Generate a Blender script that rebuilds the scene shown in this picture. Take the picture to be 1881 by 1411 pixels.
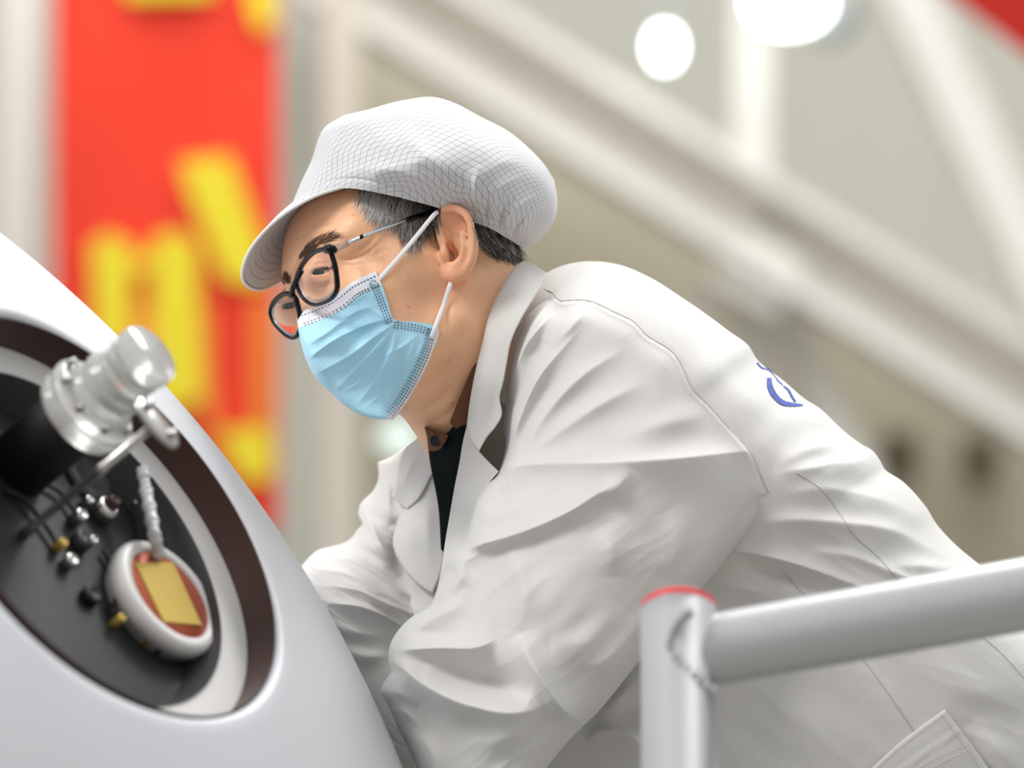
import bpy, math, random
import numpy as np
from mathutils import Vector
from mathutils.bvhtree import BVHTree

# ------------------------------------------------------------------ camera, world, light
C = bpy.context.scene.collection
for o in list(bpy.data.objects):
    bpy.data.objects.remove(o)
sc = bpy.context.scene
FPX = 7054.0            # focal length in pixels of the 1881 px wide frame (135 mm on 36 mm)
CZ = 0.77               # the photographer crouches
PITCH = math.radians(8)
cam_data = bpy.data.cameras.new('camera')
cam_data.lens = 135; cam_data.sensor_width = 36; cam_data.clip_end = 200
cam_data.dof.use_dof = True; cam_data.dof.focus_distance = 2.885; cam_data.dof.aperture_fstop = 3.6
cam = bpy.data.objects.new('camera', cam_data); C.objects.link(cam)
cam.location = (0, 0, CZ); cam.rotation_euler = (math.pi/2 + PITCH, 0, 0)
sc.camera = cam
sc.view_settings.view_transform = 'Standard'; sc.view_settings.look = 'None'
sc.view_settings.exposure = 0.08; sc.view_settings.gamma = 1.0
sc.view_settings.use_curve_mapping = False
w = bpy.data.worlds.new('hall_light'); sc.world = w; w.use_nodes = True
nt = w.node_tree; nt.nodes.clear()
wo = nt.nodes.new('ShaderNodeOutputWorld'); bg = nt.nodes.new('ShaderNodeBackground')
tc = nt.nodes.new('ShaderNodeTexCoord'); sx = nt.nodes.new('ShaderNodeSeparateXYZ'); rp = nt.nodes.new('ShaderNodeValToRGB')
mp = nt.nodes.new('ShaderNodeMapRange'); mp.inputs[1].default_value = -1; mp.inputs[2].default_value = 1
nt.links.new(tc.outputs['Generated'], sx.inputs[0]); nt.links.new(sx.outputs['Z'], mp.inputs[0]); nt.links.new(mp.outputs[0], rp.inputs[0])
rp.color_ramp.elements[0].position = 0.30; rp.color_ramp.elements[0].color = (0.33, 0.31, 0.28, 1)
rp.color_ramp.elements[1].position = 0.80; rp.color_ramp.elements[1].color = (0.98, 0.99, 1.0, 1)
nt.links.new(rp.outputs[0], bg.inputs[0]); bg.inputs[1].default_value = 0.80
nt.links.new(bg.outputs[0], wo.inputs[0])

def Tw(P):
    """camera-levelled metres (right, distance, up) -> world"""
    P = np.asarray(P, dtype=np.float64); c, s = math.cos(PITCH), math.sin(PITCH)
    return np.stack([P[..., 0], P[..., 1]*c - P[..., 2]*s, CZ + P[..., 1]*s + P[..., 2]*c], -1)
def at(px, py, d):
    """point seen at a place of the photograph, d metres away"""
    px, py, d = np.broadcast_arrays(np.asarray(px, float), np.asarray(py, float), np.asarray(d, float))
    return np.stack([(px-940.5)/FPX*d, d, (705.5-py)/FPX*d], -1)

def area(name, loc, target, size, power, col):
    l = bpy.data.lights.new(name, 'AREA'); l.shape = 'RECTANGLE'; l.size, l.size_y = size; l.energy = power; l.color = col
    o = bpy.data.objects.new(name, l); C.objects.link(o); o.location = loc
    o.rotation_euler = (Vector(target)-Vector(loc)).to_track_quat('-Z', 'Y').to_euler()
    return o
area('ceiling_light_bank', (1.2, 4.6, 4.6), (0.1, 3.0, 1.1), (2.4, 1.2), 175, (1.0, 0.99, 0.97))
area('ceiling_light_bank_front', (-2.4, 1.2, 3.8), (-0.1, 2.9, 1.2), (1.6, 1.0), 88, (1.0, 0.98, 0.95))
area('ceiling_light_bank_far', (0.0, 11.0, 8.0), (0.0, 17.0, 3.0), (8.0, 3.0), 430, (1.0, 0.99, 0.97))

# ------------------------------------------------------------------ helpers
def lin(c):
    c = [x/255.0 for x in c]
    return tuple((x/12.92 if x <= 0.04045 else ((x+0.055)/1.055)**2.4) for x in c)
MATS = {}
def mat(name, rgb, rough=0.6, metal=0.0, bump=0.0, scale=200.0, vary=0.0, vscale=8.0, sheen=0.0, sss=0.0, trans=0.0, ior=1.45, emit=0.0, spec=0.5, coat=0.0, stretch=None, aniso=0.0):
    m = bpy.data.materials.new(name); m.use_nodes = True; t = m.node_tree; b = t.nodes['Principled BSDF']
    col = lin(rgb)+(1,)
    b.inputs['Base Color'].default_value = col; b.inputs['Roughness'].default_value = rough; b.inputs['Metallic'].default_value = metal
    b.inputs['Specular IOR Level'].default_value = spec; b.inputs['IOR'].default_value = ior
    if sheen: b.inputs['Sheen Weight'].default_value = sheen
    if coat: b.inputs['Coat Weight'].default_value = coat
    if trans: b.inputs['Transmission Weight'].default_value = trans
    if sss:
        b.inputs['Subsurface Weight'].default_value = sss; b.inputs['Subsurface Radius'].default_value = (1.0, 0.35, 0.2); b.inputs['Subsurface Scale'].default_value = 0.006
    if emit:
        b.inputs['Emission Color'].default_value = col; b.inputs['Emission Strength'].default_value = emit
    tcn = t.nodes.new('ShaderNodeTexCoord'); src = tcn.outputs['Object']
    if stretch:
        mpn = t.nodes.new('ShaderNodeMapping'); mpn.inputs['Scale'].default_value = stretch; t.links.new(src, mpn.inputs[0]); src = mpn.outputs[0]
    if vary:
        n = t.nodes.new('ShaderNodeTexNoise'); n.inputs['Scale'].default_value = vscale; n.inputs['Detail'].default_value = 5
        t.links.new(src, n.inputs['Vector'])
        mx = t.nodes.new('ShaderNodeMix'); mx.data_type = 'RGBA'; mx.blend_type = 'MIX'
        mx.inputs[6].default_value = tuple(x*(1-vary) for x in col[:3])+(1,); mx.inputs[7].default_value = tuple(min(1, x*(1+vary)) for x in col[:3])+(1,)
        t.links.new(n.outputs['Fac'], mx.inputs[0]); t.links.new(mx.outputs[2], b.inputs['Base Color'])
    if bump:
        n2 = t.nodes.new('ShaderNodeTexNoise'); n2.inputs['Scale'].default_value = scale; n2.inputs['Detail'].default_value = 3
        t.links.new(src, n2.inputs['Vector'])
        bp = t.nodes.new('ShaderNodeBump'); bp.inputs['Strength'].default_value = bump; bp.inputs['Distance'].default_value = 0.001
        t.links.new(n2.outputs['Fac'], bp.inputs['Height']); t.links.new(bp.outputs[0], b.inputs['Normal'])
    MATS[name] = m
    return m

def wloc(o):
    v = Vector((0, 0, 0))
    while o is not None:
        v += o.location; o = o.parent
    return v
def tag(o, label=None, cat=None, group=None, kind=None):
    if label: o['label'] = label
    if cat: o['category'] = cat
    if group: o['group'] = group
    if kind: o['kind'] = kind
    return o
def empty(name, loc, label=None, cat=None, group=None, kind=None):
    o = bpy.data.objects.new(name, None); C.objects.link(o); o.location = Vector([float(x) for x in loc]); o.empty_display_size = 0.05
    return tag(o, label, cat, group, kind)
def mk(name, V, faces, m, parent=None, smooth=True, uv=None, mi=None):
    """link world-space vertices as ONE mesh object"""
    V = np.asarray(V, dtype=np.float64)
    if parent is None:
        org = np.array([(V[:, 0].min()+V[:, 0].max())/2, (V[:, 1].min()+V[:, 1].max())/2, V[:, 2].min()])
    else:
        org = np.array(wloc(parent))
    me = bpy.data.meshes.new(name)
    if isinstance(faces, np.ndarray):
        L = V-org
        me.vertices.add(len(L)); me.vertices.foreach_set('co', L.astype(np.float32).ravel())
        nf, k = faces.shape
        me.loops.add(nf*k); me.loops.foreach_set('vertex_index', faces.astype(np.int32).ravel())
        me.polygons.add(nf); me.polygons.foreach_set('loop_start', np.arange(0, nf*k, k, dtype=np.int32))
        me.update(calc_edges=True)
    else:
        me.from_pydata([tuple(v) for v in (V-org)], [], [tuple(int(i) for i in f) for f in faces])
    if uv is not None:
        ul = me.uv_layers.new(name='uv'); li = np.zeros(len(me.loops), dtype=np.int32); me.loops.foreach_get('vertex_index', li)
        ul.data.foreach_set('uv', np.asarray(uv, dtype=np.float32)[li].ravel())
    ms = m if isinstance(m, (list, tuple)) else [m]
    for x in ms: me.materials.append(x)
    if mi is not None: me.polygons.foreach_set('material_index', np.asarray(mi, dtype=np.int32))
    me.polygons.foreach_set('use_smooth', np.full(len(me.polygons), bool(smooth)))
    me.validate(); me.update()
    o = bpy.data.objects.new(name, me); C.objects.link(o)
    if parent is None: o.location = Vector(org)
    else: o.parent = parent
    return o
class MB:
    """collects shapes that belong to ONE mesh"""
    def __init__(s): s.v = []; s.f = []; s.n = 0; s.m = []
    def add(s, V, F, m=0):
        V = np.asarray(V, float); s.v.append(V)
        for f in F: s.f.append([i+s.n for i in f]); s.m.append(m)
        s.n += len(V); return s
    def box(s, c, X, Y, Z, m=0):
        c, X, Y, Z = (np.asarray(a, float) for a in (c, X, Y, Z))
        V = [c+a*X+b*Y+d*Z for a in (-1, 1) for b in (-1, 1) for d in (-1, 1)]
        return s.add(V, [(0,1,3,2),(4,6,7,5),(0,4,5,1),(2,3,7,6),(0,2,6,4),(1,5,7,3)], m)
    def lathe(s, c, ax, prof, n=48, m=0, ref=None, close=True):
        """profile [(radius, height)] turned about the axis through c"""
        c = np.asarray(c, float); ax = np.asarray(ax, float); ax = ax/np.linalg.norm(ax)
        r = np.array(ref if ref is not None else ((0, 0, 1) if abs(ax[2]) < .9 else (1, 0, 0)), float)
        a = np.cross(ax, r); a /= np.linalg.norm(a); b = np.cross(ax, a)
        th = np.linspace(0, 2*np.pi, n, endpoint=False); V = []
        for (R, h) in prof:
            V += [c+ax*h+R*(np.cos(t)*a+np.sin(t)*b) for t in th]
        F = []
        for i in range(len(prof)-1):
            for j in range(n):
                k = (j+1) % n
                F.append((i*n+j, i*n+k, (i+1)*n+k, (i+1)*n+j))
        if close:
            F.append(tuple(range(n))[::-1]); F.append(tuple(range((len(prof)-1)*n, len(prof)*n)))
        return s.add(V, F, m)
    def tube(s, pts, r, n=10, m=0, flat=1.0, flatdir=None):
        pts = np.asarray(pts, float); N = len(pts); r = np.broadcast_to(np.asarray(r, float), (N,))
        tg = np.gradient(pts, axis=0); tg /= np.linalg.norm(tg, axis=1)[:, None]+1e-12
        ref = np.asarray(flatdir if flatdir is not None else (0.13, -0.97, 0.2), float)
        V = []
        for i in range(N):
            a = np.cross(tg[i], ref); a /= np.linalg.norm(a)+1e-12; b = np.cross(tg[i], a)
            for j in range(n):
                t = 2*np.pi*j/n; V.append(pts[i]+r[i]*(np.cos(t)*a+flat*np.sin(t)*b))
        F = []
        for i in range(N-1):
            for j in range(n):
                k = (j+1) % n; F.append((i*n+j, i*n+k, (i+1)*n+k, (i+1)*n+j))
        F.append(tuple(range(n))[::-1]); F.append(tuple(range((N-1)*n, N*n)))
        return s.add(V, F, m)
    def build(s, name, m, parent=None, smooth=True):
        return mk(name, np.concatenate(s.v), s.f, m, parent, smooth, mi=s.m)

def spline(P, n, closed=False):
    """Catmull-Rom through P resampled to n points evenly by length"""
    P = np.asarray(P, float)
    if len(P) == 2:
        t = np.linspace(0, 1, n)[:, None]; return P[0]*(1-t)+P[1]*t
    if closed: Q = np.concatenate([P[-1:], P, P[:2]])
    else: Q = np.concatenate([2*P[:1]-P[1:2], P, 2*P[-1:]-P[-2:-1]])
    out = []
    for i in range(1, len(Q)-2):
        p0, p1, p2, p3 = Q[i-1], Q[i], Q[i+1], Q[i+2]
        # centripetal tangents
        d0 = np.linalg.norm(p1-p0)**.5+1e-9; d1 = np.linalg.norm(p2-p1)**.5+1e-9; d2 = np.linalg.norm(p3-p2)**.5+1e-9
        m1 = (p2-p1 + d1*((p1-p0)/d0-(p2-p0)/(d0+d1))); m2 = (p2-p1 + d1*((p3-p2)/d2-(p3-p1)/(d1+d2)))
        t = np.linspace(0, 1, 24, endpoint=False)[:, None]
        out.append((2*t**3-3*t**2+1)*p1+(t**3-2*t**2+t)*m1+(-2*t**3+3*t**2)*p2+(t**3-t**2)*m2)
    out = np.concatenate(out+[Q[-2:-1]])
    L = np.concatenate([[0], np.cumsum(np.linalg.norm(np.diff(out, axis=0), axis=1))])
    s = np.linspace(0, L[-1], n, endpoint=not closed)
    return np.stack([np.interp(s, L, out[:, k]) for k in range(out.shape[1])], 1)

def tps(pts):
    """smooth distance field through (px, py, metres) control points"""
    P = np.array(pts, float); X = P[:, :2]/1000; z = P[:, 2]; n = len(P)
    def U(r): return np.where(r > 1e-12, r*r*np.log(np.maximum(r, 1e-12)), 0)
    K = U(np.linalg.norm(X[:, None]-X[None], axis=2))+np.eye(n)*1e-4
    A = np.zeros((n+3, n+3)); A[:n, :n] = K; A[:n, n] = 1; A[:n, n+1:] = X; A[n, :n] = 1; A[n+1:, :n] = X.T
    s = np.linalg.solve(A, np.concatenate([z, [0, 0, 0]]))
    def f(px, py):
        q = np.stack([np.ravel(px), np.ravel(py)], 1)/1000
        r = np.full(len(q), s[n])+q@s[n+1:]
        for i in range(n): r += s[i]*U(np.linalg.norm(q-X[i], axis=1))
        return r.reshape(np.shape(px))
    return f

def folds(px, py, strokes):
    """height (m, towards the viewer) of creases: each stroke = (points[(x,y,amp mm)], width on its left, width on its right, power)"""
    H = np.zeros(np.shape(px)); q = np.stack([np.ravel(px), np.ravel(py)], 1)
    for (pts, wl, wr, pw) in strokes:
        S = spline([p if len(p) == 3 else (p[0], p[1], 1) for p in pts], 40)
        mx = 3.2*max(wl, wr)
        sel = np.where((q[:, 0] > S[:, 0].min()-mx) & (q[:, 0] < S[:, 0].max()+mx) & (q[:, 1] > S[:, 1].min()-mx) & (q[:, 1] < S[:, 1].max()+mx))[0]
        if len(sel) == 0: continue
        Q = q[sel]; best = np.full(len(Q), 1e9); side = np.zeros(len(Q)); amp = np.zeros(len(Q)); beyond = np.zeros(len(Q))
        for i in range(len(S)-1):
            a, b = S[i, :2], S[i+1, :2]; e = b-a; l2 = e@e+1e-9
            tr = ((Q-a)@e)/l2; t = np.clip(tr, 0, 1)
            d = np.linalg.norm(Q-(a+t[:, None]*e), axis=1)
            up = d < best
            best[up] = d[up]; side[up] = ((Q[:, 0]-a[0])*e[1]-(Q[:, 1]-a[1])*e[0])[up]
            amp[up] = (S[i, 2]*(1-t)+S[i+1, 2]*t)[up]
        wd = np.where(side > 0, wl, wr)
        k = np.arange(len(S))
        h = amp*np.exp(-(best/wd)**pw)
        Hf = H.ravel(); Hf[sel] += h*0.001; H = Hf.reshape(np.shape(px))
    return H

_rng = np.random.RandomState(4)
_dirs = [(_rng.uniform(0, 2*np.pi), _rng.uniform(0, 6.28)) for _ in range(14)]
def wobble(px, py, size, seed=0):
    """gentle low-frequency unevenness, about -1..1"""
    r = 0
    for i, (a, ph) in enumerate(_dirs):
        k = 2*np.pi/(size*(0.6+0.13*i)); r = r+np.sin((px*np.cos(a+seed)+py*np.sin(a+seed))*k+ph+seed)
    return r/5.0

def coons(top, right, bottom, left, nu, nv, ease_u=False, ease_v=False):
    """grid of points inside four border curves (top/bottom run left->right, left/right run top->bottom)"""
    T, B, Lf, R = spline(top, 400), spline(bottom, 400), spline(left, 400), spline(right, 400)
    tu = np.linspace(0, 1, nu); tv = np.linspace(0, 1, nv)
    if ease_u: tu = 0.35*tu+0.65*(1-np.cos(np.pi*tu))/2
    if ease_v: tv = 0.35*tv+0.65*(1-np.cos(np.pi*tv))/2
    s = np.linspace(0, 1, 400)
    smp = lambda c, t: np.stack([np.interp(t, s, c[:, k]) for k in range(c.shape[1])], 1)
    T, B, Lf, R = smp(T, tu), smp(B, tu), smp(Lf, tv), smp(R, tv)
    u = tu[None, :, None]; v = tv[:, None, None]
    return ((1-v)*T[None]+v*B[None]+(1-u)*Lf[:, None]+u*R[:, None]
            - ((1-u)*(1-v)*T[0]+u*(1-v)*T[-1]+(1-u)*v*B[0]+u*v*B[-1]))

def piece(name, top, right, bottom, left, nu, nv, D, m, parent, R=0.05, T=0.1, roll={}, strokes=(), wob=0, wsize=120, seed=0, extra=None, wprof=2.0, lean=None, open_bottom=False):
    """a soft closed body: front surface at distance D(px,py) that rolls over its rounded edges by R to a back T behind them"""
    G = coons(top, right, bottom, left, nu, nv, 'l' in roll or 'r' in roll, 't' in roll or 'b' in roll)
    X, Y = G[..., 0], G[..., 1]
    du = np.hypot(np.diff(X, axis=1), np.diff(Y, axis=1)); dv = np.hypot(np.diff(X, axis=0), np.diff(Y, axis=0))
    cu = np.concatenate([np.zeros((nv, 1)), np.cumsum(du, 1)], 1); cv = np.concatenate([np.zeros((1, nu)), np.cumsum(dv, 0)], 0)
    dist = {'l': cu, 'r': cu[:, -1:]-cu, 't': cv, 'b': cv[-1:, :]-cv}
    s = np.ones(X.shape)
    for k, wd in roll.items():
        t = np.clip(dist[k]/wd, 0, 1); s = s*(1-(1-t)**wprof)**(1/wprof)
    f = folds(X, Y, strokes) if len(strokes) else 0
    if wob: f = f+wob*0.001*wobble(X, Y, wsize, seed)
    if extra is not None: f = f+extra(X, Y)
    Dv = D(X, Y); Rv = R(X, Y) if callable(R) else R; M = Dv+Rv
    front = M-Rv*s-f*np.minimum(1, s*1.3); back = M+T*s
    Pf = at(X, Y, front); Pb = at(X, Y, back)
    if lean: Pb = Pb+(T*s)[..., None]*lean(X, Y)
    idx = np.arange(nu*nv).reshape(nv, nu); bidx = idx+nu*nv
    bidx = np.where(s < 1e-6, idx, bidx)
    V = np.concatenate([Pf.reshape(-1, 3), Pb.reshape(-1, 3)])
    q = lambda I: np.stack([I[:-1, :-1], I[1:, :-1], I[1:, 1:], I[:-1, 1:]], -1).reshape(-1, 4)
    F = [q(idx), q(bidx)[:, ::-1]]
    for (a, b) in ((idx[0], bidx[0]), (idx[-1][::-1], bidx[-1][::-1]), (idx[::-1, 0], bidx[::-1, 0]), (idx[:, -1], bidx[:, -1])):
        if open_bottom and a[0] == idx[-1, -1] and a[-1] == idx[-1, 0]: continue
        e = np.stack([a[:-1], a[1:], b[1:], b[:-1]], 1)
        F.append(e[(a[:-1] != b[:-1]) & (a[1:] != b[1:])])
    F = np.concatenate(F)
    l3 = lambda A, ax: np.linalg.norm(np.diff(A, axis=ax), axis=2)
    U = np.concatenate([np.zeros((nv, 1)), np.cumsum(l3(Pf, 1), 1)], 1); Vv = np.concatenate([np.zeros((1, nu)), np.cumsum(l3(Pf, 0), 0)], 0)
    uv = np.stack([U.ravel(), Vv.ravel()], 1); uv = np.concatenate([uv, uv])
    o = mk(name, Tw(V), F, m, parent, True, uv)
    o.data.validate()
    return o, (X, Y, front)
# ------------------------------------------------------------------ the hall
m_wall = mat('pale_wall_panel', (221, 220, 209), 0.7, vary=0.05, vscale=0.6, stretch=(1, 1, 0.1))
m_olive = mat('olive_grey_wall', (196, 190, 168), 0.75, vary=0.06, vscale=0.5)
m_beam = mat('white_painted_steel', (232, 229, 222), 0.6, vary=0.03, vscale=1.0)
m_cream = mat('cream_painted_steel', (236, 241, 232), 0.6, vary=0.03, vscale=1.0)
m_sage = mat('sage_painted_panel', (196, 197, 184), 0.7)
m_red = mat('red_banner_cloth', (250, 66, 42), 0.75, vary=0.05, vscale=1.3)
m_yel = mat('yellow_printed_paint', (248, 228, 52), 0.7)
m_dark = mat('dark_window_glass', (95, 85, 65), 0.4)
m_lamp = mat('glowing_lamp_glass', (238, 255, 250), 0.3, emit=9.0)
m_grey = mat('grey_lamp_metal', (170, 170, 172), 0.4, metal=0.3)
m_floor = mat('grey_epoxy_floor', (150, 148, 140), 0.35, vary=0.05, vscale=0.7)
m_red2 = mat('bright_red_paint', (240, 50, 36), 0.6)

def wz(px, py, d): return Tw(at(px, py, d))
def slab(name, poly, d, th, m, parent=None, kind=None, label=None, cat=None):
    """flat plate with the outline poly at distance d, th metres thick away from the viewer"""
    n = len(poly); P = np.array(poly, float)
    a = wz(P[:, 0], P[:, 1], d); b = a+np.array([0, th, 0])
    F = [tuple(range(n)), tuple(range(n, 2*n))[::-1]]+[(i, (i+1) % n, n+(i+1) % n, n+i) for i in range(n)]
    o = mk(name, np.concatenate([a, b]), F, m, parent, False)
    return tag(o, label, cat, kind=kind)

# floor and far wall with upright ribs
mb = MB(); mb.box((0, 8, -0.05), (24, 0, 0), (0, 16, 0), (0, 0, 0.05)); o = mb.build('floor', m_floor, smooth=False); tag(o, kind='structure')
mb = MB(); mb.box((0, 21.1, 4.5), (24, 0, 0), (0, 0.1, 0), (0, 0, 4.5))
for i in range(240):
    x = -23.9+i*0.2
    hgt = 0.03+0.03*((i*7) % 5)/5
    mb.box((x, 21.0-hgt/2, 4.5), (0.045, 0, 0), (0, hgt, 0), (0, 0, 4.48))
o = mb.build('wall_back', m_wall, smooth=False); tag(o, kind='structure')
# olive panel filling the space under the sloping girder
def line_y(x, x0=660, y0=95, x1=1881, y1=800): return y0+(x-x0)*(y1-y0)/(x1-x0)
fl = lambda d: 705.5+FPX*math.tan(math.atan2(CZ, d)+PITCH)   # row of the floor line
slab('wall_under_girder', [(640, 30), (2300, 1059), (2300, 2100), (640, 2100)], 17.6, 0.08, m_olive, kind='structure')

def bar(mb, p0, p1, d, wpx, depth=0.12):
    """steel box member between two photo points at distance d"""
    a, b = wz(*p0, d), wz(*p1, d); e = b-a; L = np.linalg.norm(e); e /= L
    nrm = np.cross(e, (0, 1, 0)); nrm /= np.linalg.norm(nrm)
    mb.box((a+b)/2, e*L/2, nrm*wpx/2*d/FPX, np.array((0, depth/2, 0)))
g = empty('steel_truss', wz(1390, 2080, 16.5), 'white steel truss with a sloping girder and braces behind the man', 'truss')
def tbar(name, p0, p1, d, wpx, m=None, depth=.2):
    mb = MB(); bar(mb, p0, p1, d, wpx, depth); return mb.build(name, m or m_beam, g, smooth=False)
tbar('girder', (600, -66), (2400, 1050), 16.5, 170)
tbar('girder_flange', (600, 6), (2400, 1122), 16.3, 34, depth=.35)
tbar('girder_flange', (600, -155), (2400, 961), 16.3, 26, depth=.35)
tbar('column', (1382, -500), (1382, 400), 16.4, 66)
tbar('column', (1382, 480), (1382, 2080), 16.7, 84)
tbar('brace', (1360, 480), (1255, 600), 16.6, 44)
tbar('brace', (1400, 500), (1590, 900), 16.6, 60)
tbar('brace', (1640, -60), (1960, 620), 16.8, 88)
tbar('gusset_plate', (1330, 470), (1450, 540), 16.3, 110)

# columns beside the banner
def column(px, wpx, d, m, label):
    mb = MB(); a = wz(px, 0, d); x = a[0]; hw = wpx/2*d/FPX
    mb.box((x, a[1], 4.0), (hw, 0, 0), (0, 0.02, 0), (0, 0, 4.0)); mb.box((x, a[1]+.1, 4.0), (0.02, 0, 0), (0, 0.1, 0), (0, 0, 4.0)); mb.box((x, a[1]+.2, 4.0), (hw, 0, 0), (0, 0.02, 0), (0, 0, 4.0))
    o = mb.build('steel_column', m, smooth=False); tag(o, label, 'column')
column(40, 66, 14.6, m_cream, 'cream steel column standing left of the red banner')
m_cream2 = mat('warm_cream_painted_steel', (214, 212, 198), 0.6, vary=0.03, vscale=1.0)
column(628, 62, 14.6, m_cream2, 'cream steel column standing right of the red banner')
slab('wall_panel', [(-200, -600), (97, -600), (97, 2200), (-200, 2200)], 17, 0.1, m_sage, kind='structure')
slab('wall_panel', [(497, -600), (588, -600), (588, 2200), (497, 2200)], 17, 0.1, m_sage, kind='structure')

# red banner with yellow lettering
b0 = wz(302, 960, 14.0)
ban = empty('banner', (b0[0], b0[1], b0[2]), 'tall red hanging banner with big yellow lettering', 'banner')
dB = 14.0
def waved(poly_x, y0, y1, d, th, m, name, parent):
    nx, ny = 40, 40; xs = np.linspace(poly_x[0], poly_x[1], nx); ys = np.linspace(y0, y1, ny); X, Y = np.meshgrid(xs, ys)
    P = wz(X, Y, d); P[..., 1] += 0.012*np.sin(X/38.0)+0.006*np.sin(Y/90.0+X/60)
    Q = P+np.array([0, th, 0]); idx = np.arange(nx*ny).reshape(ny, nx)
    q = lambda I: np.stack([I[:-1, :-1], I[1:, :-1], I[1:, 1:], I[:-1, 1:]], -1).reshape(-1, 4)
    F = [q(idx), q(idx+nx*ny)[:, ::-1]]
    for a in (idx[0], idx[-1][::-1], idx[::-1, 0], idx[:, -1]): F.append(np.stack([a[:-1], a[1:], a[1:]+nx*ny, a[:-1]+nx*ny], 1))
    return mk(name, np.concatenate([P.reshape(-1, 3), Q.reshape(-1, 3)]), np.concatenate(F), m, parent)
waved((97, 512), -500, 985, dB, 0.004, m_red, 'cloth', ban)
mb = MB(); a = wz(97, 1000, dB); b = wz(512, 1000, dB); mb.tube([wz(90, 985, dB), wz(519, 985, dB)], 0.015, 12); mb.build('weight_bar', m_grey, ban)
letters = [[(330, 296), (422, 286), (488, 470), (478, 524), (412, 516), (345, 350)],
           [(168, 448), (200, 428), (245, 452), (238, 640), (176, 640)],
           [(280, 440), (318, 424), (362, 446), (372, 730), (296, 760), (280, 700)],
           [(405, 792), (500, 784), (502, 880), (446, 884), (402, 800)],
           [(452, -120), (500, -120), (505, 40), (476, 60), (456, 10)],
           [(220, -120), (400, -120), (392, -8), (232, -4)],
           [(250, 470), (290, 470), (290, 500), (250, 500)]]
for i, p in enumerate(letters):
    slab('lettering', p, dB-0.05, 0.008, m_yel, ban)
m_org = mat('orange_printed_paint', (252, 140, 50), 0.7)
slab('lettering', [(462, 545), (500, 545), (502, 784), (462, 784)], dB-0.05, 0.006, m_org, ban)
slab('lettering', [(388, 560), (372, 560), (366, 780), (404, 790), (394, 700)], dB-0.048, 0.006, m_org, ban)
slab('lettering', [(236, 560), (290, 560), (290, 640), (236, 640)], dB-0.045, 0.006, m_org, ban)

# lamps
m_soft = mat('dim_lamp_glass', (226, 244, 236), 0.3, emit=0.75)
def lamp(px, py, d, wpx, hpx, label, flange=False, gm=None):
    c = wz(px, py, d); rw, rh = wpx/2*d/FPX, hpx/2*d/FPX
    t = empty('hanging_lamp', c-np.array([0, 0, rh]), label, 'lamp', 'hall lamps')
    prof = [(max(1e-4, rw*math.sin(a)), -rh*math.cos(a)) for a in np.linspace(0.02, math.pi-0.02, 20)]
    mb = MB(); mb.lathe(c, (0, 0, 1), prof, 32); mb.build('globe', gm or m_lamp, t)
    mb = MB(); mb.lathe(c+np.array([0, 0, rh]), (0, 0, 1), [(rw*.5, -.02), (rw*.5, .05), (.02, .09), (.02, .9)], 24); mb.build('stem', m_grey, t)
    if flange:
        mb = MB(); mb.lathe(c+np.array([0.19, 0.3, 0.03]), (0, 1, 0), [(rw*.78, 0), (rw*.78, .05)], 32); mb.build('reflector', m_grey, t)
lamp(1221, 86, 16.0, 46, 66, 'small glowing white lamp hanging above the sloping girder')
lamp(1450, 4, 15.5, 140, 96, 'large glowing white lamp with a grey reflector at the top edge', True)
lamp(733, 806, 17.0, 80, 56, 'dim greenish white lamp low behind the chin of the man', gm=m_soft)

# dark equipment openings low on the right
for (x, y, lb) in ((1652, 838, 'small dark control box under the girder, nearer the truss column'), (1800, 846, 'small dark control box under the girder, farther from the truss column')):
    c = wz(x, y, 17.4); t = empty('control_box', c-np.array([0, 0, .12]), lb, 'box')
    mb = MB(); mb.box(c, (.07, 0, 0), (0, .08, 0), (0, 0, .1)); mb.build('housing', m_dark, t, smooth=False)
    mb = MB(); mb.box(c+np.array([0, -.085, 0]), (.055, 0, 0), (0, .008, 0), (0, 0, .08)); mb.build('door', m_dark, t, smooth=False)
# red banner corner, upper right
rc = empty('red_pennant', wz(1881, 110, 9.0), 'bright red pennant cutting across the upper right corner', 'pennant')
slab('cloth', [(1735, -20), (2100, 262), (2100, -300), (1735, -300)], 9.0, 0.01, m_red2, rc)
mb = MB(); mb.tube([wz(1725, -30, 9.0)+np.array([0, .005, 0]), wz(2105, 263, 9.0)+np.array([0, .005, 0])], 0.008, 8); mb.build('hem', m_red2, rc)
# ------------------------------------------------------------------ white module with its round opening
m_hull = mat('satin_white_hull', (212, 213, 218), 0.42, vary=0.035, vscale=9, bump=0.12, scale=18, spec=0.4)
m_gask = mat('dark_brown_gasket', (62, 40, 34), 0.45, vary=0.15, vscale=14)
m_ring = mat('white_ring_paint', (226, 224, 222), 0.4)
m_anod = mat('black_anodised_metal', (42, 42, 45), 0.42, metal=0.2, vary=0.2, vscale=30)
m_char = mat('charcoal_plate', (74, 74, 76), 0.5, metal=0.3, vary=0.2, vscale=25)
m_black = mat('black_rubber', (20, 20, 21), 0.6)
m_steel = mat('brushed_steel', (190, 188, 186), 0.25, metal=0.95)
m_glass = mat('clear_acrylic', (246, 246, 243), 0.16, trans=0.72, ior=1.4)
m_frost = mat('clear_film_wrap', (222, 224, 228), 0.25, trans=0.25, bump=1.0, scale=120)
m_copper = mat('copper_red_disc', (186, 92, 64), 0.35, metal=0.35)
m_gold = mat('gold_plate', (206, 176, 84), 0.38, metal=0.35, vary=0.08, vscale=40)
m_cap = mat('red_cap_plastic', (232, 52, 66), 0.45)

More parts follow.
